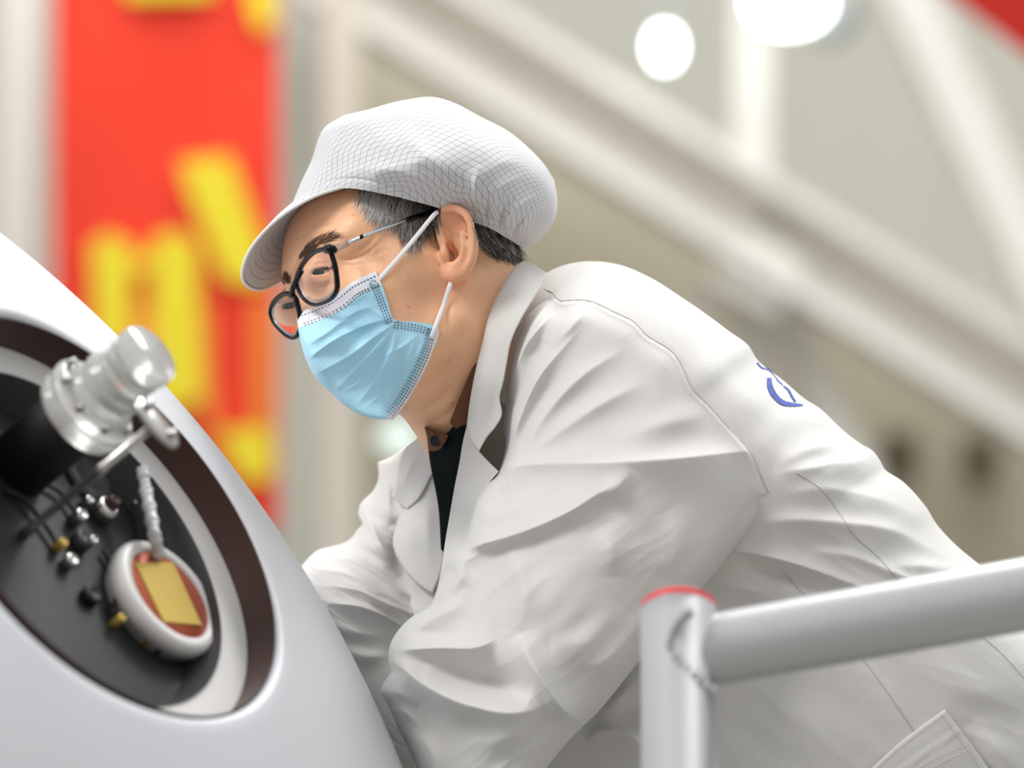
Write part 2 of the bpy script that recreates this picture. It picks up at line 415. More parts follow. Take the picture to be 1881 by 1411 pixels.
PX = 2391.0; dS = 2.80
cS = at(940.5, 705.5, dS)*0+at(376-0.794*(PX-80), 888+0.608*(PX-80), dS)
RS = PX/FPX*dS*0.99; ZR = 0.80          # the body is a little shallower along the view
nO = np.array([0.78*.915, -0.403, 0.626*.915]); nO /= np.linalg.norm(nO)
Aax = np.array([math.cos(math.radians(51)), 0, -math.sin(math.radians(51))])
Aax -= nO*(Aax@nO); Aax /= np.linalg.norm(Aax); Bax = np.cross(nO, Aax)
if Bax[1] > 0: Bax = -Bax
# opening centre: on the hull where its normal is nO
scl = np.array([RS, RS*ZR, RS])
pu = nO*scl; pu /= np.linalg.norm(pu)                # unit-sphere direction
surf = cS+pu*scl
rO = 445/FPX*surf[1]
oC = surf-nO*(rO**2/(2*RS*1.0))
print('OPENING CENTRE px', 940.5+oC[0]/oC[1]*FPX, 705.5-oC[2]/oC[1]*FPX, oC, rO)
def to_hull(P):
    """project points along nO to the hull, unit-sphere directions"""
    q = (P-cS)/scl; dn = nO/scl
    a = dn@dn; b = q@dn; c = (q*q).sum(-1)-1; t = (-b+np.sqrt(np.maximum(b*b-a*c, 0)))/a
    return q+t[:, None]*dn
nphi = 160; ph = np.linspace(0, 2*np.pi, nphi, endpoint=False)
ring = lambda r, h=0.0: oC+r*(np.cos(ph)[:, None]*Aax+np.sin(ph)[:, None]*Bax)+h*nO
edge = to_hull(ring(rO)); pole = -pu
rows = []
lip = 0.007
for a in np.linspace(0, np.pi/2, 7)[:-1]:            # rounded lip
    e0 = cS+to_hull(ring(rO+lip))*scl
    rows.append(e0-(lip*(1-np.sin(a)))*nO-(ring(1.0)-oC)*lip*(np.cos(a)))
edge = to_hull(ring(rO+lip))
ang = np.arccos(np.clip(edge@pole, -1, 1))
for t in np.linspace(0, 1, 90)**1.3:
    if t > 0.999: t = 0.999
    d = (np.sin((1-t)*ang)[:, None]*edge+np.sin(t*ang)[:, None]*pole)/np.sin(ang)[:, None]
    rows.append(cS+d*scl)
V = np.concatenate(rows); nr = len(rows)
VW = Tw(V); VW[:, 2] = np.maximum(VW[:, 2], 0.10)
idx = np.arange(nr*nphi).reshape(nr, nphi); nxt = np.roll(idx, -1, 1)
F = np.stack([idx[:-1], idx[1:], nxt[1:], nxt[:-1]], -1).reshape(-1, 4)
base = Tw(cS)
module = empty('white_module', (base[0], base[1], 0.0), 'large rounded white module with a dark round equipment opening', 'module')
mk('hull', VW, F, m_hull, module)
mb = MB(); mb.lathe((base[0], base[1], 0.0), (0, 0, 1), [(RS*.72, 0.0), (RS*.72, .02), (RS*.66, .04), (RS*.66, .12)], 64); mb.build('support_ring', m_grey, module)
def band(name, r0, h0, r1, h1, m, n=6):
    rr = [ring(r0+(r1-r0)*t, h0+(h1-h0)*t) for t in np.linspace(0, 1, n)]
    V = np.concatenate(rr); idx = np.arange(n*nphi).reshape(n, nphi); nx = np.roll(idx, -1, 1)
    F = np.stack([idx[:-1], idx[1:], nx[1:], nx[:-1]], -1).reshape(-1, 4)
    return mk(name, Tw(V), F, m, module)
HW = -0.031
band('gasket', rO-0.001, -0.004, rO-0.002, HW, m_gask)
band('flange_ring', rO-0.001, HW, rO-0.026, HW-0.001, m_ring)
band('bevel_ring', rO-0.026, HW, rO-0.034, HW-0.026, m_char)
band('equipment_plate', rO-0.034, HW-0.026, 0.0005, HW-0.026, m_anod, 12)
HP = HW-0.026
def plane(px, py, h):
    """point of the view ray at height h over the opening plane"""
    r = at(px, py, 1.0); return r*(((oC+h*nO)@nO)/(r@nO))
def ab(px, py, h):
    p = plane(px, py, h)-oC-h*nO; return p@Aax, p@Bax
def pos(a, b, h): return oC+a*Aax+b*Bax+h*nO
def turned(name, px, py, h0, prof, m, parent=module, n=48):
    a, b = ab(px, py, h0); c = pos(a, b, h0)
    mb = MB(); mb.lathe(Tw(c), Tw(c+nO)-Tw(c), prof, n); return mb.build(name, m, parent)
K = 1/FPX*oC[1]      # metres per pixel there
# copper disc with the gold square
HD = HW-.020
a0, b0 = ab(305, 1098, HD+0.008)
c = pos(a0, b0, HD); ax = Tw(c+nO)-Tw(c)
mb = MB(); mb.lathe(Tw(c), ax, [(120*K, HP-HD), (120*K, 0), (128*K, .001), (128*K, .009), (119*K, .013), (100*K, .013), (98*K, .009)], 56); disc_r = mb.build('window_ring', m_ring, module)
mb = MB(); mb.lathe(Tw(c), ax, [(100*K, 0), (100*K, .010), (97*K, .012)], 56); mb.build('copper_disc', m_copper, module)
gq = [plane(x, y, HD+.0135) for x, y in ((249, 1034), (318, 1033), (371, 1148), (302, 1142))]
gV = np.array([Tw(p) for p in gq]+[Tw(p-nO*.002) for p in gq])
mk('gold_square', gV, [(0,1,2,3),(7,6,5,4),(0,4,5,1),(1,5,6,2),(2,6,7,3),(3,7,4,0)], m_gold, module, False)
# black tube with the clear fitting
def seg(name, p0, p1, prof, m, n=48, parent=module):
    """turned part whose axis runs along the opening's axis from photo point p0 (h0) ; prof in (px radius, px along axis / foreshortening)"""
    c = p0; mb = MB(); mb.lathe(Tw(c), Tw(c+nO)-Tw(c), prof, n); return mb.build(name, m, parent)
hF = 0.004                                             # height of the fitting's base flange
aF, bF = ab(140, 765, hF); cF = pos(aF, bF, hF)
seg('black_tube', cF-nO*(.075), None, [(66*K, 0), (66*K, .070), (60*K, .073)], m_black)
fit = empty('clear_fitting', Tw(cF)-np.array(module.location), 'clear acrylic fitting with a stepped flange'); fit.parent = module
seg('base_flange', cF, None, [(88*K, 0), (94*K, .003), (94*K, .006), (88*K, .009), (88*K, .012), (96*K, .014), (96*K, .018), (84*K, .021)], m_glass, parent=fit)
seg('barrel', cF, None, [(72*K, .021), (74*K, .026), (67*K, .029), (65*K, .036), (69*K, .038), (66*K, .041), (60*K, .044), (56*K, .056), (60*K, .058), (54*K, .061)], m_glass, parent=fit)
seg('end_disc', cF, None, [(46*K, .061), (50*K, .063), (60*K, .064), (63*K, .066), (63*K, .073), (60*K, .075)], m_glass, parent=fit)
rngf = random.Random(3)
for k in range(8):
    th = 2*math.pi*k/8
    p = cF+.020*nO+82*K*(math.cos(th)*Aax+math.sin(th)*Bax)
    mb = MB(); mb.lathe(Tw(p), Tw(p+nO)-Tw(p), [(7*K, 0), (7*K, .005), (4*K, .007)], 10); mb.build('bolt', m_steel, fit)
# rod with end plate
aR, bR = ab(60, 968, HP+.01); pR0 = pos(aR, bR, HP); 
# length so that the tip lands at the plate
def tip(px): 
    best = None
    for h in np.linspace(0, .25, 400):
        p = pR0+nO*h; x = 940.5+p[0]/p[1]*FPX
        if best is None or abs(x-px) < best[0]: best = (abs(x-px), h)
    return best[1]
hR = tip(286); pt = pR0+nO*hR; print('ROD TIP', 940.5+pt[0]/pt[1]*FPX, 705.5-pt[2]/pt[1]*FPX, hR)
rod = empty('rod_handle', Tw(pR0)-np.array(module.location), 'steel rod with an oval end plate'); rod.parent = module
mb = MB(); mb.lathe(Tw(pR0), ax, [(11*K, 0), (11*K, .012), (8.5*K, .014), (8.5*K, hR*.55), (10.5*K, hR*.56), (10.5*K, hR*.62), (8.5*K, hR*.63), (8.5*K, hR)], 24); mb.build('shaft', m_steel, rod)
mb = MB(); th = np.linspace(0, 2*np.pi, 40, endpoint=False)
prof = [(46, 0), (52, .001), (52, .004), (46, .005)]
V = []; 
for (r, h) in prof: V += [Tw(pt+nO*(h-.002)+(r*1.1*K*np.cos(t))*Aax+(r*.62*K*np.sin(t))*Bax) for t in th]
F = [(i*40+j, i*40+(j+1) % 40, (i+1)*40+(j+1) % 40, (i+1)*40+j) for i in range(3) for j in range(40)]+[tuple(range(40))[::-1], tuple(range(120, 160))]
mk('end_plate', V, F, m_steel, rod)
for s in (-1, 1):
    p = pt+Aax*34*K*s+nO*.003
    mb = MB(); mb.lathe(Tw(p), ax, [(10*K, 0), (10*K, .003), (6*K, .005)], 12); mb.build('screw', m_steel, rod)
# film-wrapped cable
P = [plane(x, y, h) for x, y, h in ((262, 862, HP+.03), (268, 900, HP+.028), (276, 940, HP+.030), (284, 985, HP+.032), (292, 1022, HD+.014))]
P = spline(P, 50); rr = (12+1.6*np.sin(np.arange(50)*.7)+1.8*np.sin(np.arange(50)*1.9+1))*K
mb = MB(); mb.tube(Tw(P), rr, 10); cb = mb.build('wrapped_cable', m_frost, module)
# small connectors, bolts on the plate
for i, (x, y, r, hh, mm) in enumerate(((182, 945, 26, .010, m_steel), (186, 940, 14, .014, m_gask), (140, 1000, 18, .008, m_char), (132, 960, 14, .010, m_steel), (150, 1010, 9, .012, m_steel),
        (100, 1010, 10, .009, m_gold), (118, 1040, 14, .008, m_steel), (160, 1100, 20, .006, m_black), (222, 1128, 12, .010, m_steel), (243, 1150, 16, .010, m_char), (262, 1180, 10, .012, m_gold), (285, 1195, 12, .010, m_steel), (205, 1150, 9, .010, m_gold),
        (150, 930, 10, .008, m_steel), (350, 1222, 10, .006, m_char), (212, 870, 9, .006, m_char), (160, 880, 60, .003, m_char), (240, 930, 9, .006, m_steel))):
    a, b = ab(x, y, HP); c = pos(a, b, HP)
    mb = MB(); mb.lathe(Tw(c), ax, [(r*K, 0), (r*K, hh), (r*.7*K, hh+.002), (r*.6*K, hh+.001)], 20); mb.build('connector' if r < 50 else 'round_cover', mm, module)
# wiring lines over the plate
for (pts, r) in (([(60, 880), (110, 905), (150, 960)], 4), ([(10, 900), (40, 915), (90, 975), (110, 1010)], 5), ([(250, 860), (245, 930), (265, 1000)], 3), ([(190, 1010), (215, 1060), (205, 1130)], 4)):
    P = spline([plane(x, y, HP+.004) for x, y in pts], 20); mb = MB(); mb.tube(Tw(P), r*K, 8); mb.build('cable', m_black, module)

# ------------------------------------------------------------------ railing
m_rail = mat('grey_aluminium_tube', (188, 189, 192), 0.34, metal=0.35, bump=0.15, scale=60, stretch=(1, 1, 30))
dP = 2.50
kk = dP/FPX
pt0 = Tw(at(1246, 1122, dP)); px_, py_ = pt0[0], pt0[1]; ztop = pt0[2]
rail = empty('railing', (px_, py_, 0), 'grey tubular handrail with post and red end cap in front of the man', 'railing')
rp_ = 69*kk
mb = MB(); mb.lathe((px_, py_, 0), (0, 0, 1), [(rp_, 0), (rp_, ztop)], 64); o = mb.build('post', m_rail, rail)
def slant(o):
    for v in o.data.vertices:
        if v.co.z > ztop-.02: v.co.z -= (v.co.y+rail.location.y-py_)*.40
slant(o)
mb = MB(); mb.lathe((px_, py_, 0), (0, 0, 1), [(rp_*.86, ztop-.01), (rp_*1.0, ztop-.001), (rp_*.985, ztop+.0035), (rp_*.9, ztop+.005)], 64); slant(mb.build('end_cap', m_cap, rail))
mb = MB(); mb.lathe((px_, py_, 0), (0, 0, 1), [(.06, 0), (.06, .008), (rp_*1.1, .010), (rp_*1.02, .02)], 48); mb.build('foot_flange', m_rail, rail)
a = Tw(at(1248, 1206, dP)); b = Tw(at(2500, 982, dP)); dr = b-a
mb = MB(); mb.tube([a, a+dr*.001, a+dr*.003, a+dr*.02, a+dr*.1, a+dr*.5, b], 67*kk, 64); mb.build('handrail', m_rail, rail)
b2 = b; mb = MB(); mb.lathe((b2[0], b2[1], 0), (0, 0, 1), [(rp_, 0), (rp_, b2[2]+rp_*.6)], 48); mb.build('post', m_rail, rail)
a = Tw(at(1248, 2100, dP)); b3 = a+dr*0.999; mb = MB(); mb.tube([a, b3], 45*kk, 32); mb.build('lower_rail', m_rail, rail)
# lumpy weld seams where the rail meets the post
for j, pts in enumerate(([(1236, 1158), (1248, 1140), (1266, 1124), (1272, 1122)], [(1240, 1205), (1262, 1230), (1285, 1252), (1308, 1266), (1314, 1268)], [(1236, 1158), (1228, 1180), (1240, 1205)])):
    P = spline([at(x, y, dP-.026+.000*i) for i, (x, y) in enumerate(pts)], 24); mb = MB()
    mb.tube(Tw(P), (9+3.0*np.sin(np.arange(24)*1.7+j))*kk*(1.1 if j < 2 else .6), 10); mb.build('weld_seam', m_rail, rail)
# ------------------------------------------------------------------ the man
F_ = np.array([-.84, -.51, -.20]); F_ /= np.linalg.norm(F_)
L_ = np.array([.42, -.82, .39]); L_ -= F_*(L_@F_); L_ /= np.linalg.norm(L_)
U_ = np.cross(F_, L_); U_ = U_ if U_[2] > 0 else -U_
EAR = at(825, 465, 2.895)
def hf(f, l, u):
    """head axes (forward, towards his left ear, up; metres from the middle between the ears)"""
    f, l, u = (np.asarray(a, float)[..., None] for a in np.broadcast_arrays(f, l, u))
    return EAR+f*F_+(l-.072)*L_+u*U_
foot = Tw(at(1990, 1300, 3.0))
man = empty('person', (foot[0], foot[1], 0.0), 'man in white cap, glasses, blue face mask and white lab coat leaning over the module', 'person')

VX = 0.0011
class Field:
    def __init__(s, lo, hi, h):
        s.lo = np.array(lo, float); s.h = h; s.n = np.ceil((np.array(hi)-s.lo)/h).astype(int)+1
        s.ax = [s.lo[k]+h*np.arange(s.n[k]) for k in range(3)]
        s.v = np.full(s.n, 0.05, dtype=np.float32)
    def sub(s, lo, hi):
        i0 = np.maximum(0, np.floor((np.array(lo)-s.lo)/s.h).astype(int)); i1 = np.minimum(s.n, np.ceil((np.array(hi)-s.lo)/s.h).astype(int)+1)
        sl = tuple(slice(a, b) for a, b in zip(i0, i1))
        g = np.stack(np.meshgrid(*[s.ax[k][sl[k]] for k in range(3)], indexing='ij'), -1).astype(np.float32)
        return sl, g
    def put(s, fn, lo, hi, k=0.004, op='add'):
        pad = k*1.5+2*s.h+.004
        sl, g = s.sub(np.array(lo)-pad, np.array(hi)+pad)
        if g.size == 0: return
        d = fn(g); v = s.v[sl]
        if op == 'add':
            h = np.maximum(k-np.abs(v-d), 0)/k; s.v[sl] = np.minimum(v, d)-h*h*k*.25
        else:
            d = -d; h = np.maximum(k-np.abs(v-d), 0)/k; s.v[sl] = np.maximum(v, d)+h*h*k*.25
    def ell(s, c, r, k=.01, axes=None, op='add'):
        c = np.array(c, float); r = np.array(r, float); A = np.array(axes if axes is not None else np.eye(3))
        ext = np.sqrt(((A*r[:, None])**2).sum(0))
        def fn(g):
            p = (g-c)@A.T; k0 = np.linalg.norm(p/r, axis=-1); k1 = np.linalg.norm(p/r**2, axis=-1)
            return k0*(k0-1)/np.maximum(k1, 1e-6)
        s.put(fn, c-ext, c+ext, k, op)
    def cap(s, a, b, ra, rb, k=.005, op='add'):
        a, b = np.array(a, float), np.array(b, float); e = b-a; L2 = e@e+1e-12; R = max(ra, rb)
        def fn(g):
            t = np.clip(((g-a)@e)/L2, 0, 1); return np.linalg.norm(g-a-t[..., None]*e, axis=-1)-(ra+(rb-ra)*t)
        s.put(fn, np.minimum(a, b)-R, np.maximum(a, b)+R, k, op)
    def chain(s, P, r, k=.004, op='add'):
        r = np.broadcast_to(r, (len(P),))
        P = np.array(P, float)
        def fn(g):
            out = np.full(g.shape[:3], 1e3, dtype=np.float32)
            for i in range(len(P)-1):
                e = P[i+1]-P[i]; t = np.clip(((g-P[i])@e)/(e@e+1e-12), 0, 1)
                out = np.minimum(out, np.linalg.norm(g-P[i]-t[..., None]*e, axis=-1)-(r[i]+(r[i+1]-r[i])*t))
            return out
        s.put(fn, P.min(0)-r.max(), P.max(0)+r.max(), k, op)
    def mesh(s):
        V = s.v; ins = V < 0
        cnt = np.zeros(np.array(V.shape)-1, dtype=np.int8)
        for a in (0, 1):
            for b in (0, 1):
                for c in (0, 1): cnt += ins[a:V.shape[0]-1+a, b:V.shape[1]-1+b, c:V.shape[2]-1+c]
        act = np.argwhere((cnt > 0) & (cnt < 8)); n = len(act)
        ID = np.full(cnt.shape, -1, dtype=np.int64); ID[tuple(act.T)] = np.arange(n)
        cor = np.array([(a, b, c) for a in (0, 1) for b in (0, 1) for c in (0, 1)])
        val = np.stack([V[tuple((act+c).T)] for c in cor], 1).astype(float)
        S = np.zeros((n, 3)); N = np.zeros(n)
        for i in range(8):
            for j in range(i+1, 8):
                if np.abs(cor[i]-cor[j]).sum() == 1:
                    m = (val[:, i] < 0) != (val[:, j] < 0); t = val[m, i]/(val[m, i]-val[m, j])
                    S[m] += cor[i]+t[:, None]*(cor[j]-cor[i]); N[m] += 1
        P = s.lo+s.h*(act+S/N[:, None]); Fc = []
        for ax in range(3):
            o1, o2 = [(1, 2), (2, 0), (0, 1)][ax]
            sl0 = [slice(None)]*3; sl1 = [slice(None)]*3; sl0[ax] = slice(0, -1); sl1[ax] = slice(1, None)
            a = ins[tuple(sl0)]; b = ins[tuple(sl1)]
            e = np.argwhere(a != b)
            e = e[(e[:, o1] > 0) & (e[:, o2] > 0) & (e[:, o1] < cnt.shape[o1]) & (e[:, o2] < cnt.shape[o2])]
            def cell(d1, d2):
                q = e.copy(); q[:, o1] -= d1; q[:, o2] -= d2; return ID[tuple(q.T)]
            Q = np.stack([cell(1, 1), cell(0, 1), cell(0, 0), cell(1, 0)], 1)
            flip = a[tuple(e.T)]
            Q[~flip] = Q[~flip][:, ::-1]
            Fc.append(Q)
        Fc = np.concatenate(Fc); Fc = Fc[(Fc >= 0).all(1)]
        # light smoothing
        for it in range(2):
            acc = np.zeros_like(P); num = np.zeros(n)
            for k in range(4):
                np.add.at(acc, Fc[:, k], P[Fc[:, (k+1) % 4]]+P[Fc[:, (k-1) % 4]]); np.add.at(num, Fc[:, k], 2)
            P = P*0.6+0.4*acc/np.maximum(num, 1)[:, None]
        return P, Fc

HA = [F_, L_, U_]
fd = Field((-.185, 2.845, -.16), (.09, 3.13, .21), VX)
H = lambda f, l, u: hf(f, l, u)
fd.ell(H(-.012, 0, .045), (.090, .074, .076), .01, HA)                 # cranium
fd.ell(H(.026, 0, .036), (.064, .065, .054), .02, HA)                   # forehead
fd.ell(H(.028, 0, -.014), (.055, .058, .052), .03, HA)                  # face
for s in (1, -1):
    fd.chain([H(.000, .058*s, -.026), H(.010, .056*s, -.048), H(.036, .040*s, -.060), H(.056, .016*s, -.064)], [.014, .016, .015, .015], .025)
    fd.cap(H(.060, .044*s, -.010), H(.020, .064*s, -.006), .018, .010, .022)  # cheekbone
    fd.cap(H(.081, .012*s, .034), H(.064, .050*s, .036), .011, .010, .014)    # brow
    fd.cap(H(.056, .058*s, .040), H(.036, .066*s, .005), .006, .008, .018)    # temple edge
    fd.ell(H(.050, .035*s, -.038), (.028, .022, .028), .02, HA)
fd.ell(H(.056, 0, -.062), (.014, .020, .012), .02, HA)                   # chin
fd.cap(H(.080, 0, .022), H(.092, 0, -.014), .0075, .0105, .012)           # nose
fd.ell(H(.086, .011, -.019), (.010, .008, .007), .008, HA); fd.ell(H(.086, -.011, -.019), (.010, .008, .007), .008, HA)
fd.ell(H(.072, 0, -.045), (.014, .024, .014), .015, HA)                  # mouth area
# eye sockets, lids
EYE = at(590, 503, 2.9045)
EYE2 = EYE-L_*.064
for e, s in ((EYE, 1), (EYE2, -1)):
    fd.ell(e+F_*.010+U_*.004, (.012, .017, .012), .012, HA, 'sub')
    fd.ell(e, (.0142, .0142, .0142), .006, HA)
# neck down into the shoulders
fd.chain([H(-.035, 0, -.02), at(895, 640, 2.965), at(955, 800, 3.0), at(1010, 860, 3.02)], [.056, .060, .066, .075], .02)
fd.chain([H(-.005, .035, -.06), at(812, 680, 2.94), at(868, 800, 2.97)], [.018, .028, .034], .03)
fd.cap(H(.030, .010, -.070), at(812, 748, 2.955), .018, .020, .025)
fd.cap(at(860, 520, 2.915), at(850, 770, 2.935), .012, .014, .02)        # neck muscle
# ear
ez = [np.array([1.0, 0, 0]), np.array([0, 1.0, 0]), np.array([0, 0, 1.0])]
c18, s18 = math.cos(math.radians(-14)), math.sin(math.radians(-14))
EAx = [np.array([c18, -.25, -s18]), np.array([.22, 1, .0]), np.array([s18, 0, c18])]
EAx = [v/np.linalg.norm(v) for v in EAx]
fd.ell(at(838, 430, 2.884), (.0150, .0085, .021), .004, EAx)
fd.ell(at(842, 482, 2.886), (.0115, .0085, .014), .006, EAx)
helix = [(816, 448, 2.884), (808, 425, 2.884), (803, 402, 2.884), (810, 390, 2.882), (822, 384, 2.879), (837, 384, 2.876), (851, 392, 2.873), (861, 408, 2.871), (868, 432, 2.870), (870, 458, 2.872), (865, 480, 2.875), (855, 498, 2.879)]
hx = spline([tuple(at(*p)) for p in helix], 24)
fd.chain(hx, np.interp(np.arange(24), [0, 4, 10, 18, 23], [.0024, .0032, .0036, .0036, .0042]), .0025)
fd.ell(at(838, 501, 2.880), (.0088, .0062, .0080), .005, EAx)            # lobe
fd.cap(at(836, 500, 2.884), at(820, 470, 2.888), .004, .004, .006)
carve = spline([tuple(at(*p)) for p in ((814, 404, 2.877), (830, 399, 2.873), (846, 408, 2.869), (856, 428, 2.867), (859, 455, 2.868), (856, 474, 2.871))], 16)
fd.chain(carve, [.0030]*8+[.0029, .003, .0026, .0024, .0022, .002, .0018, .0015], .0022, 'sub')
fd.ell(at(832, 418, 2.874), (.0105, .0070, .0100), .002, EAx, 'sub'); fd.ell(at(820, 408, 2.876), (.0070, .0052, .0036), .002, EAx, 'sub')       # fossa
fd.chain([at(815, 416, 2.879), at(828, 432, 2.879), at(842, 447, 2.880), at(838, 460, 2.880)], [.0035, .0045, .0062, .0062], .0015, 'sub')
fd.ell(at(835, 462, 2.878), (.0088, .0110, .0095), .0015, EAx, 'sub')       # concha
fd.cap(at(829, 468, 2.880), at(822, 472, 2.895), .0042, .0035, .002, 'sub')
fd.ell(at(851, 434, 2.885), (.0090, .0052, .0200), .002, EAx)
fd.ell(at(817, 465, 2.880), (.0032, .0042, .0056), .004, EAx)             # tragus
fd.chain([at(850, 428, 2.874), at(853, 452, 2.874), at(848, 474, 2.876), at(838, 486, 2.878)], [.0022, .0026, .0026, .003], .004)
# lid opening of the near eye, then the far one
def lid(e, dx):
    P = [e+at(940.5+x, 705.5-y, 1)*0+np.array([x, d, y]) for x, y, d in dx]
    return P
for e in (EYE, EYE2):
    P = [e+np.array([-.0075, -.0125, -.0010]), e+np.array([-.003, -.0140, .0014]), e+np.array([.003, -.0138, .0024]), e+np.array([.0085, -.0112, .0022])]
    fd.chain(P, [.0008, .0029, .0030, .0010], .0010, 'sub')
P, Fc = fd.mesh()
# fine creases of the visible skin
X, Y = P[:, 0]/P[:, 1]*FPX+940.5, 705.5-P[:, 2]/P[:, 1]*FPX
wr = [([(618, 474, 0), (640, 476, -1.3), (672, 466, -1.2), (705, 440, 0)], 4, 5, 1.5), ([(622, 484, 0), (650, 488, -.9), (690, 478, 0)], 4, 4, 1.5),
      ([(640, 470, 0), (668, 456, -.8), (700, 425, 0)], 3.5, 3.5, 1.5), ([(655, 485, 0), (680, 470, -.6), (715, 458, 0)], 3.5, 3.5, 1.5),
      ([(562, 432, 0), (590, 420, .9), (620, 425, .9), (640, 440, 0)], 6, 5, 2), ([(575, 420, 0), (605, 410, -.5), (632, 418, 0)], 4, 4, 1.5),
      ([(570, 400, 0), (600, 388, .5), (640, 392, 0)], 8, 6, 2), ([(570, 490, 0), (590, 484, -.8), (612, 488, 0)], 3, 3, 1.5),
      ([(576, 522, 0), (596, 524, -.8), (616, 514, 0)], 4, 4, 1.5), ([(574, 515, 0), (592, 517, .7), (610, 508, 0)], 4, 4, 1.5),
      ([(690, 520, 0), (720, 545, -.5), (735, 590, 0)], 12, 12, 2), ([(748, 770, 0), (800, 740, -.6), (850, 690, 0)], 6, 6, 2), ([(770, 782, 0), (815, 765, -.7), (850, 730, 0)], 6, 6, 2),
      ([(815, 520, 0), (818, 580, -1.2), (800, 660, 0)], 10, 12, 2)]
front = P[:, 1] < 2.935
hgt = folds(X, Y, [([(q_[0], q_[1], q_[2]*1.9) for q_ in s_[0]], s_[1]*1.1, s_[2]*1.1, s_[3]) for s_ in wr])*front
P = P*(1-(hgt/P[:, 1]))[:, None]
headtree = BVHTree.FromPolygons([tuple(p) for p in P], [tuple(int(i) for i in f) for f in Fc])
def ray(px, py, default=2.93):
    """distance at which the view ray meets the skin"""
    r = at(px, py, 1.0); L = np.linalg.norm(r); h = headtree.ray_cast(Vector((0, 0, 0)), Vector(r/L))
    return h[0][1] if h[0] is not None else default

# skin material: warm tone, redder ear and lower cheek, small moles
m_skin = mat('skin', (206, 152, 118), 0.46, sss=0.12, bump=0.35, scale=420, spec=0.42)
t = m_skin.node_tree; bs = t.nodes['Principled BSDF']
tcn = [n for n in t.nodes if n.type == 'TEX_COORD'][0]
geo = t.nodes.new('ShaderNodeNewGeometry')
def node_mix(a, fac, colr, blend='MIX'):
    mx = t.nodes.new('ShaderNodeMix'); mx.data_type = 'RGBA'; mx.blend_type = blend
    if isinstance(a, tuple): mx.inputs[6].default_value = a
    else: t.links.new(a, mx.inputs[6])
    mx.inputs[7].default_value = colr; t.links.new(fac, mx.inputs[0]); return mx.outputs[2]
def blob(center, radius, strength):
    d = t.nodes.new('ShaderNodeVectorMath'); d.operation = 'DISTANCE'; t.links.new(geo.outputs['Position'], d.inputs[0]); d.inputs[1].default_value = tuple(Tw(center))
    m = t.nodes.new('ShaderNodeMapRange'); m.interpolation_type = 'SMOOTHSTEP'; m.inputs[1].default_value = radius; m.inputs[2].default_value = radius*.3; m.inputs[3].default_value = 0; m.inputs[4].default_value = strength
    t.links.new(d.outputs['Value'], m.inputs[0]); return m.outputs[0]
n1 = t.nodes.new('ShaderNodeTexNoise'); n1.inputs['Scale'].default_value = 45; n1.inputs['Detail'].default_value = 6; t.links.new(tcn.outputs['Object'], n1.inputs['Vector'])
r1 = t.nodes.new('ShaderNodeMapRange'); r1.inputs[1].default_value = .35; r1.inputs[2].default_value = .7; r1.inputs[4].default_value = .45; t.links.new(n1.outputs['Fac'], r1.inputs[0])
col = node_mix(lin((242, 190, 151))+(1,), r1.outputs[0], lin((228, 170, 131))+(1,))
col = node_mix(col, blob(at(838, 500, 2.878), .030, .55), lin((242, 172, 140))+(1,))
col = node_mix(col, blob(at(840, 395, 2.875), .022, .5), lin((234, 150, 118))+(1,))
col = node_mix(col, blob(at(745, 560, 2.885), .035, .35), lin((230, 166, 136))+(1,))
col = node_mix(col, blob(at(575, 500, 2.885), .022, .35), lin((194, 130, 100))+(1,))
v1 = t.nodes.new('ShaderNodeTexVoronoi'); v1.inputs['Scale'].default_value = 85; t.links.new(tcn.outputs['Object'], v1.inputs['Vector'])
r2 = t.nodes.new('ShaderNodeMapRange'); r2.inputs[1].default_value = .13; r2.inputs[2].default_value = .05; r2.inputs[4].default_value = .38; t.links.new(v1.outputs['Distance'], r2.inputs[0])
col = node_mix(col, r2.outputs[0], lin((140, 84, 62))+(1,))
t.links.new(col, bs.inputs['Base Color'])
body = mk('body', Tw(P), Fc, m_skin, man)

# eyes
m_white = mat('eye_white', (226, 216, 208), 0.2); m_iris = mat('dark_brown_iris', (52, 34, 26), 0.15, coat=0.5); m_pupil = mat('pupil_black', (8, 7, 7), 0.1)
for e in (EYE, EYE2):
    g_ = np.array([-.22, -.97, .06]); g_ /= np.linalg.norm(g_)
    R = .0126
    mb = MB(); mb.lathe(Tw(e), Tw(e+g_)-Tw(e), [(max(1e-5, R*math.sin(a)), -R*math.cos(a)) for a in np.linspace(.01, math.pi-.01, 40)], 32)
    ob = mb.build('eye', [m_white], body)
    mb = MB(); mb.lathe(Tw(e), Tw(e+g_)-Tw(e), [((R+.0002)*math.sin(a), (R+.0002)*math.cos(a)) for a in (.48, .36, .24, .12, .01)], 32, close=False); mb.build('iris', m_iris, ob)
    mb = MB(); mb.lathe(Tw(e), Tw(e+g_)-Tw(e), [((R+.0004)*math.sin(a), (R+.0004)*math.cos(a)) for a in (.2, .1, .01)], 24, close=False); mb.build('pupil', m_pupil, ob)

